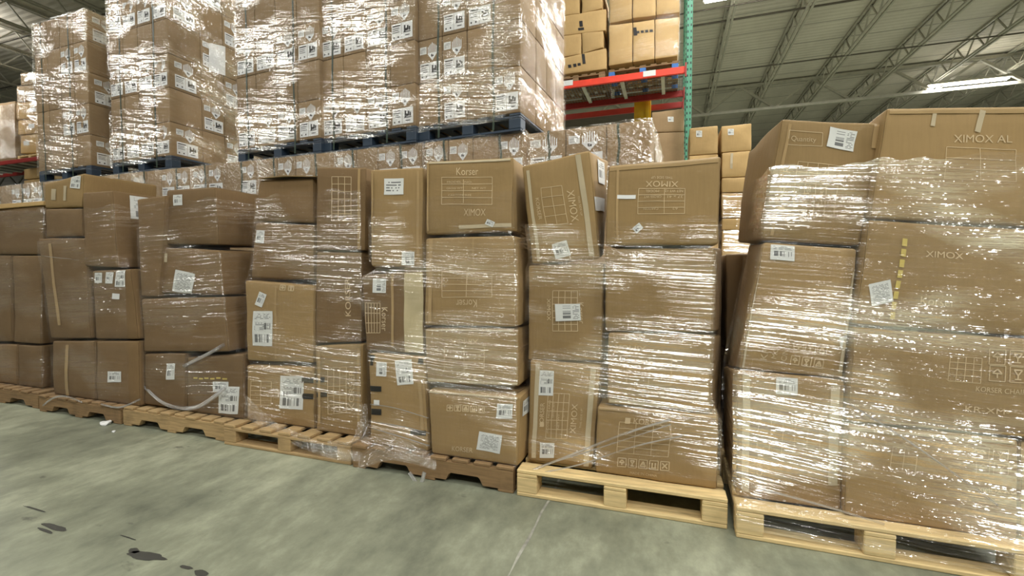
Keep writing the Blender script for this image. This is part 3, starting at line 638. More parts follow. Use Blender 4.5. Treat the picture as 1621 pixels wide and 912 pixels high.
    o = wrap('stretch_film', 'glinting film round the fifth load, bunched over its pallet', [CART[k][0].c for k in ('4a', '4b', '4c', '4d', '4e', '4f', '4g')], onY(700, 312, 2.35).z, .12, 'film', seed=5, flare=.012, clampx=(-1.84, -.772))
    for q in range(7): strand(o, [(566 + q * 2, 742 - q * 7, 2.26 + q * .008), (610, 726 - q * 6, 2.24 + q * .01), (650, 730 - q * 4, 2.25 + q * .01), (690, 742 - q * 3, 2.25 + q * .008)], .014, mat='filmD')
    strand(o, [(588, 678, 2.3), (630, 690, 2.29), (680, 706, 2.28)], .004); strand(o, [(586, 640, 2.31), (625, 646, 2.3), (678, 662, 2.3)], .003); strand(o, [(590, 668, 2.3), (640, 676, 2.29), (680, 686, 2.29)], .003)
    strand(o, [(648, 748, 2.25), (664, 768, 2.25), (672, 748, 2.25)], .012)
def pal5():
    c = carton
    bx, o = c('5a', [(826, 263), (933, 238), (950, 410), (842, 418)], (2.36, 2.36, 2.40, 2.40), .5, 'tilted box leaning left on top of the sixth load', 'kraft', back={1: (962, 254, 2.78), 2: (956, 404, 2.8)}, amp=.007)
    front_patch(bx, o, 'packing_tape', M['wtape'], 927, 325, 8, 162, -7.5); front_patch(bx, o, 'packing_tape', M['wtape'], 845, 342, 5, 145, -7); front_patch(bx, o, 'shipping_label', M['p_bar'], 889.5, 395, 25, 25, -15)
    printing(bx, o, [('t', 'XIMOX', 908, 325, 50, 11, 82), ('t', 'KORSER', 855, 330, 34, 6, 82), ('g', 879, 325, 34, 60, 4, 2, 82 - 90), ('t', 'THIS SIDE UP', 919, 325, 32, 3, 82)], M['print'])
    side_patch(bx, o, 'shipping_label', M['p_bar'], .3, .7, .72, .95); side_patch(bx, o, 'paper_scrap', M['white'], .0, .7, .45, .58)
    bx, o = c('5b', [(963, 262), (1142, 248), (1137, 387), (958, 389)], 2.36, .5, 'wide box with an upside-down printed table, top right of the sixth load', 'kraft')
    printing(bx, o, [('t', 'XIMOX', 1050, 291, 52, 9, 180), ('t', 'THIS SIDE UP', 1050, 281, 34, 4, 180), ('g', 1050, 318, 74, 40, 4, 1, 0), ('l', (1055, 298), (1055, 338), .9), ('t', 'MODEL', 1035, 302, 22, 4, 180), ('t', 'NET WT 12', 1070, 302, 28, 4, 180), ('t', 'GROSS WT', 1036, 311, 28, 4, 180), ('t', '37 x 41', 1072, 311, 24, 4, 180), ('t', 'CARTON', 1034, 330, 24, 4, 180), ('t', '62', 1072, 330, 8, 4, 180)], M['print'])
    front_patch(bx, o, 'packing_tape', M['tape'], 1050, 260, 176, 9, -4.3); front_patch(bx, o, 'packing_tape', M['tape'], 979, 325, 4, 118, 0); front_patch(bx, o, 'small_label', M['p_bar'], 1012.5, 361, 15, 11, -38); front_patch(bx, o, 'torn_patch', M['white'], 994, 311, 30, 6, 0, n=2)
    bx, o = c('5c', [(836, 420), (956, 417), (953, 572), (836, 571)], 2.41, .52, 'box with a big white barcode label over a printed panel', 'kraft')
    front_patch(bx, o, 'shipping_label', M['p_side'], 901, 494, 40, 27, -2, off=.005); printing(bx, o, [('t', 'Korser', 922, 495, 34, 8, 88), ('g', 896, 492, 40, 64, 6, 4, 0), ('t', 'XIMOX', 870, 490, 34, 6, 90)], M['print'])
    bx, o = c('5d', [(958, 394), (1131, 393), (1128, 525), (958, 525)], 2.37, .56, 'wide box under bright film streaks, second layer of the sixth load', 'kraft', back={1: (1142, 393, 2.9), 2: (1139, 525, 2.9)})
    bx, o = c('5e', [(963, 527), (1127, 530), (1124, 655), (962, 640)], 2.37, .54, 'wide box lettered upside down, third layer of the sixth load', 'kraft', back={1: (1141, 530, 2.9), 2: (1138, 652, 2.9)})
    printing(bx, o, [('t', 'KORSER', 1040, 622, 50, 9, 184), ('g', 1030, 585, 70, 46, 4, 2, 2), ('t', 'XIMOX', 1000, 551, 50, 9, 182)], M['print']); front_patch(bx, o, 'packing_tape', M['wtape'], 1030, 640, 130, 6, 5)
    bx, o = c('5f', [(839, 570), (951, 579), (938, 748), (835, 730)], 2.40, .5, 'upright box with two taped edges, bottom left of the sixth load', 'kraft', zmin=ZP)
    front_patch(bx, o, 'packing_tape', M['wtape'], 849, 650, 7, 152, 2.5); front_patch(bx, o, 'packing_tape', M['wtape'], 934, 662, 8, 160, 4); front_patch(bx, o, 'shipping_label', M['p_ship'], 866, 606, 23, 40, 3); front_patch(bx, o, 'shipping_label', M['p_bar'], 867, 714, 23, 25, 3)
    printing(bx, o, [('t', 'KORSER', 859, 657, 38, 7, -87), ('q', 859, 672, 7, 7, 0), ('g', 884, 659, 34, 72, 5, 4, 3), ('t', 'XIMOX', 910, 664, 48, 9, -86), ('t', 'THIS SIDE UP', 921, 664, 32, 3, -86), ('t', 'MODEL NO. KR60', 870, 660, 52, 3, -86), ('t', 'GROSS WT', 878, 650, 24, 3, -86), ('t', 'NET WT', 886, 668, 24, 3, -86), ('t', 'QTY 1', 894, 655, 14, 3, -86)], M['print'])
    bx, o = c('5g', [(946, 642), (1138, 657), (1135, 779), (942, 748)], 2.37, .56, 'wide box with handling symbols above the clean pine pallet', 'kraft', zmin=ZP)
    printing(bx, o, [('t', 'KORSER', 1030, 668, 46, 9, 5), ('q', 997, 666, 9, 9, 5), ('g', 1023, 696, 84, 50, 5, 3, 5), ('i', 1022, 736, 88, 16, 5, 5), ('t', 'MADE IN CHINA', 1022, 752, 44, 4, 6)], M['print'])
    front_patch(bx, o, 'packing_tape', M['tape'], 1042, 652, 186, 7, 4.6)
    o = wrap('stretch_film', 'clear film with bright streaks round the sixth load', [CART[k][0].c for k in ('5a', '5b', '5c', '5d', '5e', '5f', '5g')], onY(1050, 349, 2.37).z, .19, 'film', seed=6, clampx=(-.776, .27))
    strand(o, [(833, 748, 2.30), (900, 722, 2.34), (985, 688, 2.34), (1062, 664, 2.34)], .006); strand(o, [(840, 752, 2.29), (920, 735, 2.32), (1000, 708, 2.33), (1080, 690, 2.34)], .004); strand(o, [(850, 740, 2.31), (940, 712, 2.33), (1062, 672, 2.34)], .003)
def pal6():
    c = carton
    bx, o = c('6a', [(1237, 188), (1398, 196), (1361, 389), (1205, 380)], 2.36, .6, 'tall leaning box with a tilted barcode label, top left of the right load', 'kraft', back={0: (1184, 240, 2.95), 3: (1166, 384, 2.95)}, amp=.008)
    front_patch(bx, o, 'shipping_label', M['p_side'], 1335, 220, 42, 32, 12); front_patch(bx, o, 'packing_tape', M['tape'], 1388, 215, 12, 40, 6); front_patch(bx, o, 'packing_tape', M['tape'], 1236, 285, 5, 180, 9)
    printing(bx, o, [('t', 'KORSER', 1243, 297, 68, 12, -81), ('q', 1236, 331, 11, 9, 9), ('t', 'Quantity', 1273, 221, 42, 10, 3), ('g', 1276, 219, 56, 22, 1, 1, 3), ('g', 1293, 300, 66, 82, 5, 4, 6), ('t', 'MODEL', 1262, 312, 40, 6, -81), ('t', 'GROSS WT', 1282, 300, 60, 6, -81), ('t', 'CARTON', 1303, 300, 60, 6, -81)], M['print'])
    bx, o = c('6b', [(1405, 170), (1662, 167), (1662, 361), (1377, 345)], 2.31, .6, 'huge box with film tails on its top edge, top of the right load', 'kraft', amp=.007)
    printing(bx, o, [('t', 'XIMOX AL', 1560, 220, 92, 12, 0), ('g', 1556, 260, 110, 50, 3, 2, 2)], M['print']); front_patch(bx, o, 'packing_tape', M['tape'], 1535, 175, 250, 9, 0)
    front_patch(bx, o, 'film_tail', M['wtape'], 1483, 188, 7, 24, 10); front_patch(bx, o, 'film_tail', M['wtape'], 1556, 192, 9, 36, 14)
    bx, o = c('6c', [(1207, 384), (1357, 394), (1336, 600), (1171, 584)], 2.35, .58, 'box leaning right under heavy film, middle left of the right load', 'kraft', back={0: (1186, 388, 2.9), 3: (1148, 578, 2.9)})
    front_patch(bx, o, 'packing_tape', M['wtape'], 1187, 500, 7, 170, 9); front_patch(bx, o, 'packing_tape', M['wtape'], 1342, 510, 7, 160, 7); front_patch(bx, o, 'shipping_label', M['p_bar'], 1240, 400, 40, 24, 4); front_patch(bx, o, 'small_label', M['white'], 1336, 541, 12, 20, -10)
    printing(bx, o, [('t', 'KR-XM-', 1214, 542, 56, 11, -80), ('t', 'MODEL', 1230, 548, 40, 9, -80), ('t', 'C/N NO-N', 1247, 546, 52, 9, -80), ('i', 1285, 551, 56, 18, 3, 8), ('i', 1280, 573, 56, 16, 3, 8)], M['print'])
    bx, o = c('6d', [(1375, 349), (1664, 365), (1664, 535), (1352, 514)], 2.31, .58, 'huge box with a yellow dashed tape strip and a crumpled label', 'kraft')
    for i in range(8): front_patch(bx, o, 'yellow_tape', M['ytape'], 1437 - i * 2.6, 384 + i * 16.5, 8, 12, 8, n=2)
    front_patch(bx, o, 'shipping_label', M['p_sheet'], 1398, 463, 38, 36, -12); printing(bx, o, [('t', 'Korser', 1492, 478, 56, 14, 3), ('t', 'XIMOX', 1500, 404, 60, 10, 3)], M['print'])
    bx, o = c('6e', [(1165, 586), (1338, 603), (1330, 812), (1165, 795)], 2.335, .58, 'box with two vertical white tape bands, bottom left of the right load', 'kraft', back={0: (1146, 580, 2.9), 3: (1146, 712, 2.9)}, zmin=ZP)
    front_patch(bx, o, 'packing_tape', M['wtape'], 1181, 690, 12, 192, .5); front_patch(bx, o, 'packing_tape', M['wtape'], 1320, 690, 14, 160, 2); front_patch(bx, o, 'shipping_label', M['p_bar'], 1247, 612, 34, 28, 3)
    printing(bx, o, [('g', 1250, 690, 100, 60, 3, 5, 3), ('t', 'KORSER', 1205, 740, 60, 9, -88)], M['print'])
    bx, o = c('6f', [(1351, 519), (1664, 539), (1664, 697), (1341, 668)], 2.31, .58, 'wide box with four square symbols near its right end', 'kraft')
    printing(bx, o, [('i', 1600, 566, 62, 28, 2, 4), ('i', 1600, 592, 62, 28, 2, 4), ('g', 1535, 585, 50, 40, 4, 4, 4), ('t', 'KORSER CHAIR', 1590, 618, 76, 8, 4), ('t', 'KR-XM-', 1570, 650, 66, 9, 4)], M['print']); front_patch(bx, o, 'packing_tape', M['tape'], 1500, 680, 300, 8, 5)
    bx, o = c('6g', [(1340, 673), (1612, 697), (1612, 873), (1336, 818)], 2.30, .58, 'wide bottom box of the right load with square symbols', 'kraft', zmin=ZP)
    printing(bx, o, [('i', 1573, 722, 54, 24, 2, 5), ('i', 1573, 746, 54, 24, 2, 5), ('g', 1436, 730, 40, 40, 3, 2, 5), ('t', 'XIMOX NO.', 1580, 785, 60, 9, 6)], M['print']); front_patch(bx, o, 'packing_tape', M['wtape'], 1475, 688, 262, 9, 5)
    bx, o = c('6h', [(1615, 698), (1668, 703), (1668, 885), (1615, 874)], 2.33, .58, 'light tan bottom box cut by the right edge', 'kraft2', zmin=ZP)
    bxs = [CART[k][0].c for k in ('6a', '6b', '6c', '6d', '6e', '6f', '6g', '6h')]
    o = wrap('stretch_film', 'heavy bright film round the leaning load at the right', bxs, onY(1450, 252, 2.33).z, .05, 'filmA', seed=7, extra=[(.04, .15, [(.3, 2.232), (1.36, 2.232), (1.36, 3.4), (.3, 3.4)])], clampx=(.2, 3), topamp=.05)
    strand(o, [(1190, 770, 2.3), (1300, 800, 2.28), (1400, 830, 2.26)], .005); strand(o, [(1345, 640, 2.28), (1440, 700, 2.27), (1580, 800, 2.26)], .004)
def rear():  # boxes added behind two loads to darken the gap between them
    carton('5x', [(1010, 402), (1141, 402), (1141, 545), (1010, 545)], 2.95, .5, 'upper rear box of the sixth load, added to darken the gap beside the right load', 'kraftd')
    carton('5y', [(1010, 547), (1141, 547), (1141, 716), (1010, 716)], 2.95, .5, 'lower rear box of the sixth load, added to darken the gap low down', 'kraftd', zmin=ZP)
    carton('6x', [(1149, 402), (1290, 402), (1290, 555), (1149, 555)], 2.99, .5, 'upper rear box of the right load, added to darken the gap', 'kraftd')
    carton('6y', [(1149, 557), (1290, 557), (1290, 712), (1149, 712)], 2.99, .5, 'lower rear box of the right load, added to darken the gap low down', 'kraftd', zmin=ZP)
rear()
for f_ in (pal0, pal1, pal2, pal3, pal4, pal5, pal6): f_()

# ------------------------------------------------------------------ second row: hazard-labelled cases
_cm = {}
def case_mesh(w_, d_, h_):
    k = (round(w_, 3), round(d_, 3), round(h_, 3))
    if k not in _cm:
        e = .003; c = [(e, 0, h_ - e), (w_ - e, 0, h_ - e), (w_ - e, 0, 0), (e, 0, 0), (e, d_, h_ - e), (w_ - e, d_, h_ - e), (w_ - e, d_, 0), (e, d_, 0)]
        b = Carton(c, .008, .003, .003, len(_cm) + 40); b.org = Vector((0, 0, 0)); _cm[k] = b.mesh('case', 4); _cm[k].materials.append(M['kraftr'])
    return _cm[k]
def quads(rects, y):
    mb = MB()
    for q in rects:
        b = len(mb.v); mb.v += [Vector((x, y, z)) for x, z in q]; mb.f.append(list(range(b, b + len(q))))
        x0 = min(p[0] for p in q); x1 = max(p[0] for p in q); z0 = min(p[1] for p in q); z1 = max(p[1] for p in q)
        for i, (x, z) in enumerate(q): mb.uv[b + i] = ((x - x0) / (x1 - x0), (z - z0) / (z1 - z0))
    return mb
R4 = lambda x0, x1, z0, z1: [(x0, z0), (x1, z0), (x1, z1), (x0, z1)]
_lm = {}
def label_set(w_, h_):
    k = (round(w_, 3), round(h_, 3))
    if k in _lm: return _lm[k]
    X = lambda f: f * w_; Z = lambda f: f * h_; d = {}
    vs = []
    for i in range(7):
        xa = .60 + (i - 3) * .058; top = .90 - abs(i - 3) * .028; vs.append(R4(X(xa - .014), X(xa + .014), Z(.66), Z(top)))
    vs.append([(X(.60), Z(.485)), (X(.80), Z(.65)), (X(.77), Z(.67)), (X(.43), Z(.67)), (X(.40), Z(.65))])
    d['hazard_label'] = quads(vs, -.0035).mesh('hazard_label'); d['hazard_label'].materials.append(M['white'])
    d['battery_symbol'] = quads([R4(X(.55), X(.60), Z(.59), Z(.635)), R4(X(.61), X(.65), Z(.58), Z(.62)), R4(X(.56), X(.65), Z(.575), Z(.59))], -.0045).mesh('battery_symbol'); d['battery_symbol'].materials.append(M['black'])
    d['handling_label'] = quads([R4(X(.09), X(.48), Z(.07), Z(.45)), R4(X(.49), X(.91), Z(.07), Z(.45))], -.0035).mesh('handling_label'); d['handling_label'].materials.append(M['white'])
    bl = [R4(X(.58), X(.64), Z(.22), Z(.38)), R4(X(.64), X(.72), Z(.24), Z(.30)), R4(X(.70), X(.76), Z(.25), Z(.36)), R4(X(.77), X(.83), Z(.24), Z(.33)), R4(X(.56), X(.84), Z(.205), Z(.225)), R4(X(.62), X(.80), Z(.13), Z(.15)), R4(X(.13), X(.44), Z(.38), Z(.41))]
    bl += [R4(X(.13), X(.40 - .03 * (i % 2)), Z(.33 - i * .045), Z(.345 - i * .045)) for i in range(3)] + [R4(X(.15), X(.2), Z(.11), Z(.15)), R4(X(.33), X(.38), Z(.11), Z(.15))]
    d['pictogram'] = quads(bl, -.0045).mesh('pictogram'); d['pictogram'].materials.append(M['black'])
    d['address_label'] = quads([R4(X(.08), X(.36), Z(.66), Z(.83))], -.0035).mesh('address_label'); d['address_label'].materials.append(M['p_small'])
    _lm[k] = d; return d
def add_labels(o, w_, h_, mat4=None):
    d = label_set(w_, h_)
    def put(nm, par):
        c = bpy.data.objects.new(nm, d[nm]); COL.objects.link(c); c.parent = par
        if mat4 is not None and par is o: c.matrix_local = mat4
        return c
    h = put('hazard_label', o); put('battery_symbol', h); l = put('handling_label', o); put('pictogram', l); put('address_label', o)
ORD = ['leftmost', 'second from left', 'second from right', 'rightmost']
LAY = ['bottom layer', 'second layer up', 'third layer up', 'fourth layer up', 'fifth layer up', 'top layer']
HROW = .37
def hit(px, A, ang):      # where the sight line through px meets the front line of a tower (plan view)
    d = ray(px, 428); u = Vector((-math.cos(ang), math.sin(ang))); den = d.x * u.y - d.y * u.x
    k = (-(A[0]) * d.y + A[1] * d.x); s = (d.x * A[1] - d.y * A[0]) / (d.y * u.x - d.x * u.y); return s
CASES = {}
def tower(pxl, pxr, Y, deg, rows, zb, who, front, side=None, d=1.2, filmm='filmC', plast=True, seed=0, straps=(.25, .75), zcap=None, group='hazard-labelled cases on the tall towers', cat='case', ncol=4):
    ang = math.radians(deg); A = onY(pxr, 428, Y); wid = hit(pxl, (A.x, A.y), ang)
    ex = Vector((math.cos(ang), -math.sin(ang), 0)); ey = Vector((math.sin(ang), math.cos(ang), 0)); O = Vector((A.x, A.y, 0)) - ex * wid
    cw = wid / ncol; fd = .36; z0 = zb
    W = lambda u, v, z: O + ex * u + ey * v + Vector((0, 0, z))
    if plast:
        t_ = pallet('block', 0, wid, 0, 0, 'blue-black pallet under the ' + who, 'navy', depth=d, group='blue-black pallets under the tall towers', h=.145); t_.location = W(0, 0, zb); t_.rotation_euler = (0, 0, -ang); z0 = zb + .146
    for r in range(rows):
        for cidx in range(ncol):
            o = bpy.data.objects.new('shipping_case', case_mesh(cw, fd, HROW)); COL.objects.link(o); o.location = W(cidx * cw, 0, z0 + r * HROW); o.rotation_euler = (0, 0, -ang)
            lab = front(r, cidx)
            if lab: add_labels(o, cw, HROW)
            sl = side and cidx == ncol - 1 and side(r, 0)
            if sl: add_labels(o, fd * .8, HROW, Matrix.Translation((cw, fd * .1, 0)) @ Matrix.Rotation(math.pi / 2, 4, 'Z'))
            nm = ORD[cidx] if ncol == 4 else ('%s column' % ['left', 'middle', 'right'][cidx])
            tag(o, '%s case, %s, %s, %s' % ('hazard-labelled' if lab else ('side-labelled' if sl else 'plain brown'), nm, LAY[r] if rows > 1 else 'top layer', who), cat, group)
        if side:
            sw = (d - fd) / 3
            for k in range(3):
                o = bpy.data.objects.new('shipping_case', case_mesh(sw, .4, HROW)); COL.objects.link(o); o.location = W(wid, fd + k * sw, z0 + r * HROW); o.rotation_euler = (0, 0, -ang + math.pi / 2)
                CASES[who, r, k] = o; lab = side(r, k + 1)
                if lab: add_labels(o, sw, HROW)
                tag(o, '%s case, right face, %s from front, %s, %s' % ('hazard-labelled' if lab else 'plain', ['second', 'third', 'fourth'][k], LAY[r] if rows > 1 else 'top layer', who), cat, group)
    zt = z0 + rows * HROW
    for i, f in enumerate(straps):
        mb = MB(); x = wid * f
        a = [(x - .008 + .006 * math.sin(q), -.006, z0 - .12 + (zt - z0 + .12) * q / 12) for q in range(13)] + [(x, .3, zt + .004), (x, d - .02, zt + .004)]
        for q, p in enumerate(a): mb.v += [Vector(p) - Vector((.009, 0, 0)), Vector(p) + Vector((.009, 0, 0)), Vector(p) + Vector((.009, .002 if q < 13 else 0, -.002 if q >= 13 else 0)), Vector(p) + Vector((-.009, .002 if q < 13 else 0, -.002 if q >= 13 else 0))]
        for q in range(len(a) - 1):
            b = q * 4; mb.f += [[b + k2, b + (k2 + 1) % 4, b + 4 + (k2 + 1) % 4, b + 4 + k2] for k2 in range(4)]
        o = link('packing_strap', mb.mesh('packing_strap'), M['strap']); o.location = W(0, 0, 0); o.rotation_euler = (0, 0, -ang)
        tag(o, 'green %s strap on the %s' % (['left', 'right', 'middle'][i], who), 'strap', 'dark green straps')
    box = [W(0, -.004, zt + .01), W(wid, -.004, zt + .01), W(wid, -.004, z0 - .06), W(0, -.004, z0 - .06), W(0, d, zt + .01), W(wid, d, zt + .01), W(wid, d, z0 - .06), W(0, d, z0 - .06)]
    wrap('stretch_film', 'clear film round the ' + who, [box], zt, z0 - .06 if plast else z0 - .3, filmm, seed=seed, dz=.05, wave=.012, topamp=.02)
    return W, wid
ZR = 2.325
lower = []
PXD = [1028, 833]
W0 = tower(834.5, 1027, 3.6, 3.0, 1, 1.955, 'low load right of the tall towers', lambda r, c: c in (0, 1), lambda r, k: False, filmm='filmD', plast=False, seed=11, straps=(.2, .77), ncol=3, group='cases of the low second-row loads')
Xr = onY(833, 428, 3.6).x; pw = .95
names = ['low load under the rightmost tall tower', 'low load under the second-right tower', 'low load under the middle tall tower', 'low load beside the middle tower', 'low load under the second-left tower', 'low load between the two left towers', 'low load under the leftmost tall tower', 'low load behind the left front box', 'low load at the far left edge']
def px_at(X, Y): d_ = Vector((X, Y, 0)); z = d_.dot(F0); return 810.5 + FPX * d_.dot(RT) / z
for i, nm in enumerate(names):
    xr = Xr - i * pw - .012; xl = Xr - (i + 1) * pw + .012
    tower(px_at(xl, 3.6), px_at(xr, 3.6), 3.6, 0, 1, 1.955, nm, lambda r, c, i=i: (c + i) % 3 != 2, None, filmm='filmD', plast=False, seed=12 + i, straps=(.22, .78), group='cases of the low second-row loads')
M['core'] = M['kraftr']
def core(x0, x1, y0, y1, label):
    c = [(x0, y0, 1.955), (x1, y0, 1.955), (x1, y0, .15), (x0, y0, .15), (x0, y1, 1.955), (x1, y1, 1.955), (x1, y1, .15), (x0, y1, .15)]
    b = Carton([Vector(q) for q in c], .02, .004, .004, int(x0 * 7) + 90); o = link('bulk_carton', b.mesh('bulk_carton', 6), M['kraftr']); o.location = b.org; tag(o, label, 'box', 'bulk cartons of the second row')
    pallet('block', x0, x1, y0, 0, label.replace('tall bulk carton', 'pallet below the bulk carton'), 'woodd', depth=y1 - y0, group='pallets of the second row')
core(Xr + .03, onY(1027, 428, 3.6).x + .02, 3.64, 4.7, 'tall bulk carton at the right end of the second row')
for i, nm in enumerate(names[:9]): core(Xr - (i + 1) * pw + .012, Xr - i * pw - .012, 3.6, 4.8, 'tall bulk carton carrying the ' + nm)
tower(665, 824, 3.55, 4, 4, ZR, 'rightmost tall tower', lambda r, c: {0: c in (1, 3), 1: c in (0, 1), 2: c in (1, 2), 3: c in (0, 2)}[r], lambda r, k: False, seed=31, straps=(.22, .76))
tower(514, 660, 3.57, 4, 4, ZR, 'second-right tall tower', lambda r, c: r in (0, 2), None, seed=32, straps=(.14, .72))
tower(381, 511, 3.60, 4, 5, ZR, 'middle tall tower', lambda r, c: r in (0, 2, 4), None, seed=33, straps=(.15, .72))
CUR = tower(184, 276, 3.60, 2, 6, ZR, 'second-left tall tower', lambda r, c: r % 2 == 0, lambda r, k: (r + k) % 2 == 0 if k < 3 else r % 2 == 1, seed=34, straps=(.2, .78))
W1, wid1 = CUR
def side_sheet(px0, py0, px1, py1, who, W, wid):
    a = W(wid, 0, 0); e = (W(wid, 1, 0) - a); q = []
    for x, y in ((px0, py1), (px1, py1 + 8), (px1, py0 + 6), (px0, py0)):
        d = ray(x, y); s = (a.x * d.y - a.y * d.x) / (e.y * d.x - e.x * d.y); p = a + e * s; k = p.y / d.y; q.append((s, HC + d.z * k))
    r = int(((q[0][1] + q[2][1]) / 2 - (ZR + .146)) / HROW); k = max(0, min(2, int((q[0][0] + q[1][0]) / 2 / .28 - .36 / .28)))
    o = CASES[who, r, k]; bpy.context.view_layer.update(); inv = o.matrix_world.inverted(); mb = MB()
    mb.add([inv @ (W(wid + .008, s, 0) + Vector((0, 0, z))) for s, z in q], [(0, 1, 2, 3)], [(0, 0), (1, 0), (1, 1), (0, 1)])
    c = link('document_sheet', mb.mesh('document_sheet'), M['white'], o); c['label'] = 'large white paper sheet'
side_sheet(330, 68, 356, 112, 'second-left tall tower', W1, wid1)
tower(68, 150, 3.62, 1, 5, ZR, 'leftmost tall tower', lambda r, c: r % 2 == 1 and c > 1, lambda r, k: r in (0, 2, 4) and k < 3, seed=35, straps=(.15, .68))

# ------------------------------------------------------------------ far rack
M['shade_panel'] = plain('dark_board', (72, 62, 52), .8)
YR = 8.1; ZBm = 4.46
def rack(label, y0, y1, xposts, beams, decks, solid=False):
    t_ = empty('pallet_rack', (xposts[0], y0, 0)); tag(t_, label, 'rack', 'pallet racks across the aisle'); o0 = t_.location.copy()
    def fin(mb, nm, mat, lab=None):
        q = link(nm, mb.mesh(nm, o0), M[mat], t_)
        if lab: q['label'] = lab
        return q
    for x in xposts:
        for y in (y0, y1):
            q = bpy.data.objects.new('upright_post', None) if 0 else None
            mb = MB(); mb.box((-.045, -.035, 0), (.045, .035, 8.0), .006); q = link('upright_post', mb.mesh('upright_post'), M['green'], t_); q.location = (x - xposts[0], y - y0, 0)
            mb = MB(); mb.box((x - .08, y - .06, 0), (x + .08, y + .06, .012)); fin(mb, 'foot_plate', 'steel')
        mb = MB(); z = .3; s_ = 0
        while z < 7.6: mb.bar((x, y0 + .03, z), (x, y1 - .03, z + .55 if s_ % 2 else z), .03); mb.bar((x, y0 + .03, z), (x, y1 - .03, z + .6), .028); z += .6; s_ += 1
        fin(mb, 'brace', 'steel')
    for (xa, xb, z, y, mat) in beams:
        mb = MB(); mb.box((xa, y - .025, z - .055), (xb, y + .025, z + .055), .005); mb.box((xa, y - .02, z + .03), (xb, y + .045, z + .04)); fin(mb, 'beam', mat)
        for xe in (xa, xb): mb = MB(); mb.box((xe - .012, y - .05, z - .12), (xe + .012, y - .022, z + .1)); fin(mb, 'beam_connector', 'redd')
    for (xa, xb, z) in decks:
        if solid:
            mb = MB(); mb.box((xa, y0 + .03, z + .046), (xb, y1 - .03, z + .06)); fin(mb, 'deck_panel', 'shade_panel'); continue  # solid panel added to block roof light and keep the bay dark
        mb = MB(); k = xa
        while k < xb: mb.bar((k, y0, z + .05), (k, y1, z + .05), .006); k += .055
        k = y0
        while k <= y1: mb.bar((xa, k, z + .056), (xb, k, z + .056), .006); k += .09
        fin(mb, 'wire_deck', 'galv')
        n_ = max(3, int((xb - xa) / .55))
        for i in range(n_): x = xa + (i + .5) * (xb - xa) / n_; mb = MB(); mb.box((x - .03, y0 + .03, z + .012), (x + .03, y1 - .03, z + .045)); fin(mb, 'deck_support', 'steel')
    return t_
xe = onY(1088, 300, YR).x
rk = rack('rack with orange-red beams and a green perforated end post', YR, YR + 1.05, [xe - 2.85, xe], [(xe - 2.8, xe - .05, ZBm, YR, 'red'), (xe - 2.8, xe - .05, ZBm, YR + 1.05, 'redd'), (xe - 2.8, xe - .05, 2.1, YR, 'red'), (xe - 2.8, xe - .05, 2.1, YR + 1.05, 'redd')], [(xe - 2.78, xe - .07, ZBm), (xe - 2.78, xe - .07, 2.1)])
rack('second rack with dark red beams back to back behind the first', YR + 1.65, YR + 2.7, [xe - 2.85, xe], [(xe - 2.8, xe - .05, ZBm, YR + 1.65, 'redd'), (xe - 2.8, xe - .05, ZBm, YR + 2.7, 'redd'), (xe - 2.8, xe - .05, 2.1, YR + 1.65, 'redd')], [(xe - 2.78, xe - .07, ZBm)], True)
for px, pz in ((1028, 116), (898, 131.5)):
    p = onY(px, pz, YR - .03); mb = MB(); mb.box((p.x - .1, p.y, p.z - .045), (p.x + .1, p.y + .003, p.z + .045)); q = link('beam_label', mb.mesh('beam_label', Vector((xe - 2.85, YR, 0))), M['p_bar'], rk); q['label'] = 'white location label on the beam'
mb = MB(); p = onY(1016, 300, YR + 1.35); mb.box((p.x - .15, p.y - .15, 0), (p.x + .15, p.y - .13, 4.62)); mb.box((p.x - .15, p.y + .13, 0), (p.x + .15, p.y + .15, 4.62)); mb.box((p.x - .012, p.y - .13, 0), (p.x + .012, p.y + .13, 4.62)); mb.box((p.x + .07, p.y - .2, 0), (p.x + .12, p.y - .15, 4.62))
tag(mb.build('steel_column', M['yellow'], None, Vector((p.x, p.y, 0))), 'bright yellow steel column behind the rack beams', 'column')
lx0 = onY(2, 300, YR).x - 6; lx1 = onY(84, 250, YR).x + 1.6
rack('far rack with a dull red beam behind the leftmost tower', YR, YR + 1.05, [lx0, lx1], [(lx0, lx1, 4.40, YR, 'redd'), (lx0, lx1, 4.40, YR + 1.05, 'redd')], [(lx0 + .1, lx1 - .1, 4.40)])
def rc(key, px, label, Y=YR + .12, D=.93, mat='kraft2', group='cartons on the far rack', z0=None, marks=None, name='carton'):
    bx, o = carton(key, px, Y, D, label, mat, name=name, group=group, r=.01, bulge=.006, amp=.008, zmin=z0)
    if marks: printing(bx, o, marks, M['black'], .004)
    return bx, o
zdk = ZBm + .06
rc('L1', [(868, 97), (960, 76), (960, 109), (868, 121)], 'long carton with black symbols, bottom left on the orange beam', z0=zdk + .125, marks=[('q', 903, 105, 5, 5, -8), ('q', 911, 103.5, 5, 5, -8), ('q', 918, 102, 5, 4, -8), ('q', 925, 93, 5, 16, -8)], D=.9)
rc('L2', [(868, 60), (920, 53), (920, 85.5), (868, 94)], 'carton beside the bright tower edge, second layer on the rack'); rc('L3', [(921.5, 52), (955, 49), (955, 75), (921.5, 85)], 'small carton right of a gap, second layer on the rack')
rc('L4', [(868, 29), (959, 14), (959, 48), (868, 59)], 'long carton with one black goblet symbol, left rack load', marks=[('q', 921, 38, 5, 9, -6), ('q', 921, 46, 9, 4, -6)]); rc('L5', [(868, -22), (917, -28), (917, 21), (868, 28)], 'upper carton beside the tower, left rack load'); rc('L6', [(921, -27), (953, -31), (953, 13.5), (921, 21)], 'upper carton next to the dark gap, left rack load')
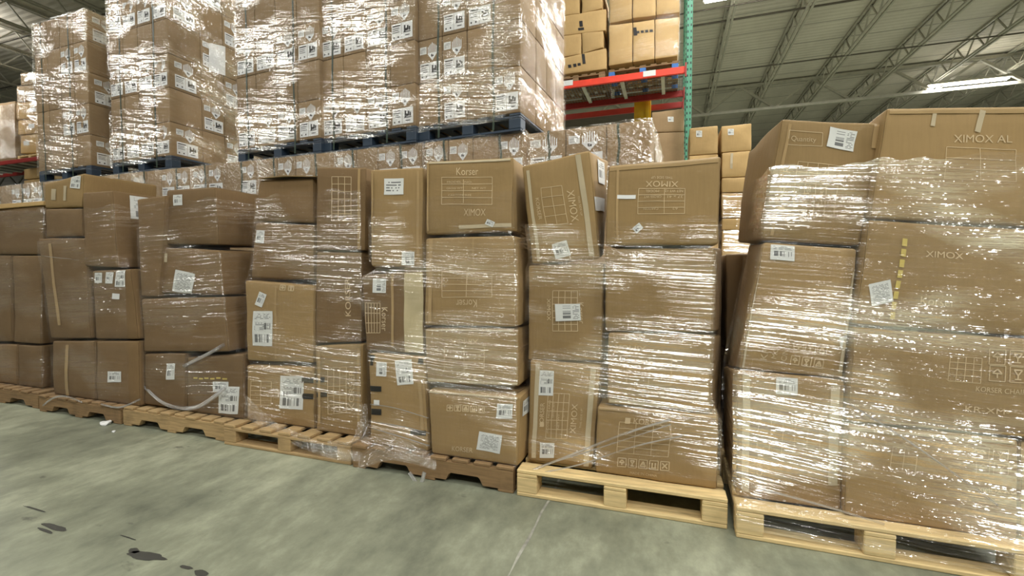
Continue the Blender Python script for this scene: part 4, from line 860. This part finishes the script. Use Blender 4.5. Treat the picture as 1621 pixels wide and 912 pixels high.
rc('R1', [(964, 40), (1001, 35.5), (1001, 98.5), (964, 104)], 'tall carton with taped flaps, front left of the blue-blocked pallet', z0=zdk + .135, D=.93, mat='kraft2'); rc('R1b', [(1002, 35.5), (1036, 31), (1036, 93.5), (1002, 98.5)], 'tall carton with a row of black symbols on the rack', z0=zdk + .135, D=.93, marks=[('q', 1002.5 + 3, 50, 6, 13, -6)] + [('q', 1010 + i * 7, 51 - i * .8, 5, 4, -6) for i in range(4)])
rc('R2', [(1037, 31), (1076, 27), (1073, 88.5), (1037, 93.5)], 'carton in shiny torn film next to the green post', z0=zdk + .135, D=.93)
rc('R3', [(965, -30), (1000.5, -34), (1000.5, 30), (965, 37)], 'upper left carton of the right rack load'); rc('R4', [(1001.5, -34), (1038, -38), (1038, 25), (1001.5, 29)], 'upper middle carton of the right rack load'); rc('R5', [(1039, -38), (1076, -42), (1076, 20), (1039, 24)], 'upper right carton of the right rack load')
xL0 = onY(868, 110, YR + .1).x; xL1 = onY(958, 110, YR + .1).x; pallet('block', xL0, xL1, YR + .05, zdk, 'wooden pallet under the left rack load', 'woodd', depth=1.0, group='pallets on the racks', h=.12)
xR0 = onY(964, 110, YR + .1).x; xR1 = onY(1074, 100, YR + .1).x
t_ = pallet('block', xR0, xR1, YR + .05, zdk, 'pallet with blue blocks on the orange beam', 'woodd', depth=1.0, group='pallets on the racks', h=.13)
for ch in t_.children:
    if ch.name.startswith('block'): ch.data.materials.clear(); ch.data.materials.append(M['blue']); ch['label'] = 'blue painted block'
wrap('stretch_film', 'loose film on the right rack load', [CART[k][0].c for k in ('R1', 'R1b', 'R2', 'R3', 'R4', 'R5')], onY(1020, -20, YR + .1).z, zdk + .25, 'filmB', seed=41, dz=.06, N=160, wave=.02)
# lower-level load behind the low film
for i, (px, lb) in enumerate((([(1032, 178), (1083, 172), (1083, 208), (1032, 210)], 'brown carton under the red beams left of the green post'), ([(1032, 211), (1083, 209), (1083, 322), (1032, 322)], 'brown film-wrapped carton low on the rack by the green post'))):
    bx, o = rc('K%d' % i, px, lb, Y=YR + .2, D=.6, mat='kraftr', z0=2.16)
    if i == 0: front_patch(bx, o, 'shipping_label', M['p_bar'], 1062, 189, 9, 8, 0)
# left far load
zl = 4.46
xa = onY(28, 250, YR + .1).x; xb = onY(66, 250, YR + .1).x; pallet('block', xa, xb, YR + .1, zl, 'pallet under the narrow far load at the left', 'wood', depth=1.0, group='pallets on the racks', h=.13)
for i, (y0_, y1_, x0_, x1_) in enumerate(((212, 241, 33, 64), (188, 211, 29, 64), (160, 187, 27, 62), (134, 159, 27, 57), (113, 133, 33, 60))):
    bx, o = rc('F%d' % i, [(x0_, y0_ + 3), (x1_, y0_), (x1_, y1_), (x0_, y1_ + 2)], '%s carton of the narrow far load at the left' % ['bottom', 'second', 'third', 'fourth', 'topmost'][i], Y=YR + .2, D=.8, mat='kraft2' if i < 3 else 'kraft', z0=zl + .14 if i == 0 else None)
    front_patch(bx, o, 'small_label', M['white'], (x0_ + x1_) / 2 + (-6, 4, 8, -8, 2)[i], (y0_ + y1_) / 2, 9, 7, -4, n=2)
wrap('stretch_film', 'crumpled film round the narrow far load', [CART['F%d' % k][0].c for k in range(5)], onY(45, 116, YR + .2).z, zl + .2, 'filmC', seed=42, dz=.06, N=140, wave=.02)
bx, o = rc('G0', [(-30, 168), (24, 160), (24, 254), (-30, 262)], 'dark brown wrapped carton on the far rack at the left edge', Y=YR + .2, D=.9, mat='kraftr', z0=4.46)
wrap('stretch_film', 'glinting film on the dark carton at the far left', [bx.c], onY(10, 166, YR + .2).z, 4.6, 'filmD', seed=43, dz=.08, N=120)
bx, o = rc('G1', [(38, 268), (72, 263), (72, 281), (38, 284)], 'pale carton under the dull red beam, far left', Y=YR + .3, D=.7); bx, o = rc('G2', [(38, 286), (72, 282), (72, 330), (38, 330)], 'pale lower carton under the dull red beam, far left', Y=YR + .3, D=.7, z0=2.2)
# loose cartons across the aisle, seen between the last two front loads
YB = 6.6
for i, (px, lb, mt) in enumerate((([(1092, 203), (1136.5, 199), (1136.5, 243), (1092, 246)], 'upright carton with a small white label beside the green post', 'kraft2'), ([(1142, 200), (1190, 195), (1190, 238), (1142, 241)], 'upright carton with a small label left of the leaning box', 'kraft2'),
        ([(1092, 247), (1137, 244), (1137, 424), (1092, 424)], 'carton hidden low behind the wide front box', 'kraft2'), ([(1143, 242), (1187, 239), (1187, 279), (1143, 281)], 'yellowish carton with peeling tape across the aisle', 'kraft2'), ([(1143, 282), (1187, 280), (1187, 304), (1143, 305)], 'thin yellowish carton across the aisle', 'kraft2'),
        ([(1143, 306), (1187, 305), (1187, 345), (1143, 345)], 'carton under white crumpled film across the aisle', 'kraft2'), ([(1143, 346), (1187, 345), (1187, 364), (1143, 364)], 'flat yellow carton between film bands across the aisle', 'kraft2'), ([(1143, 365), (1187, 365), (1187, 425), (1143, 425)], 'film-streaked carton across the aisle above the lowest', 'kraft2'), ([(1092, 332), (1187, 426), (1187, 520), (1092, 520)], 'lowest carton of the stack across the aisle', 'kraft'))):
    if i == 8: px = [(1092, 426), (1187, 426), (1187, 590), (1092, 590)]
    bx, o = rc('B%d' % i, px, lb, Y=YB, D=.8, mat=mt, group='cartons across the aisle', z0=.002 if i == 8 else None)
    if i == 8:
        pass
    if i in (0, 1): front_patch(bx, o, 'small_label', M['p_bar'], px[0][0] + 15, px[0][1] + 9, 9, 10, 0, n=2)
    if i == 3: front_patch(bx, o, 'packing_tape', M['wtape'], 1158, 255, 4, 24, 4, n=3)
    if i == 5: wrap('stretch_film', 'white crumpled film round the carton across the aisle', [bx.c], bx.c[0].z, bx.c[3].z, 'filmA', seed=51, dz=.05, N=100)
    if i == 7: wrap('stretch_film', 'streaky film round the lower carton across the aisle', [bx.c], bx.c[0].z, bx.c[3].z, 'filmA', seed=52, dz=.05, N=100)

# ------------------------------------------------------------------ floor bits
def blob(name, cx, cy, w_, h_, rot, mat, label, cat, z=.0016, thick=0.0, seed=0):
    mb = MB(); n = 22; pts = []
    for i in range(n):
        a = 2 * math.pi * i / n; k = 1 + .35 * noise.noise(Vector((math.cos(a) * 1.6, math.sin(a) * 1.6, seed)))
        x, y = rotpt(cx, cy, math.cos(a) * w_ / 2 * k, math.sin(a) * h_ / 2 * k, math.radians(rot)); pts.append(onZ(x, y, z))
    mb.add(pts, [list(range(n))[::-1]]); o = mb.build(name, M[mat], None, sum(pts, Vector()) / n); return tag(o, label, cat) if label else tag(o, kind='structure')
for i, (cx, cy, w_, h_, r) in enumerate(((88, 835, 44, 8, 14), (72, 840, 26, 5, 18), (232, 880, 60, 13, 6), (212, 872, 18, 8, 0), (294, 898, 20, 6, 10), (318, 907, 24, 10, 5), (56, 806, 40, 2.5, 16), (203, 851, 26, 2, 18))):
    blob('trim_%d' % (tn + i), cx, cy, w_, h_, r, 'stain', None, None, seed=i)
def scrap(px, py, s_, label):
    p = onZ(px, py, 0); bm = bmesh.new(); bmesh.ops.create_icosphere(bm, subdivisions=2, radius=s_)
    for v in bm.verts: v.co = v.co * (1 + .6 * noise.noise(v.co / s_ * 1.4 + Vector((px, 0, 0)))); v.co.z = max(v.co.z * .6, -s_ * .3)
    zmn = min(v.co.z for v in bm.verts)
    for v in bm.verts: v.co.z -= zmn
    me = bpy.data.meshes.new('scrap'); bm.to_mesh(me); bm.free(); o = link('film_scrap', me, M['white']); o.location = (p.x, p.y, .0); tag(o, label, 'litter')
scrap(168, 672, .035, 'white scrap of film on the floor against the dark pallet'); scrap(180, 684, .013, 'tiny white scrap on the floor in front of the pallets')

S.view_settings.view_transform = 'Standard'; S.view_settings.look = 'None'; S.view_settings.gamma = 1; S.view_settings.use_curve_mapping = False; S.view_settings.exposure = 0.0
S.cycles.use_denoising = True; S.cycles.transparent_max_bounces = 24; S.cycles.max_bounces = 8; S.cycles.sample_clamp_indirect = 6
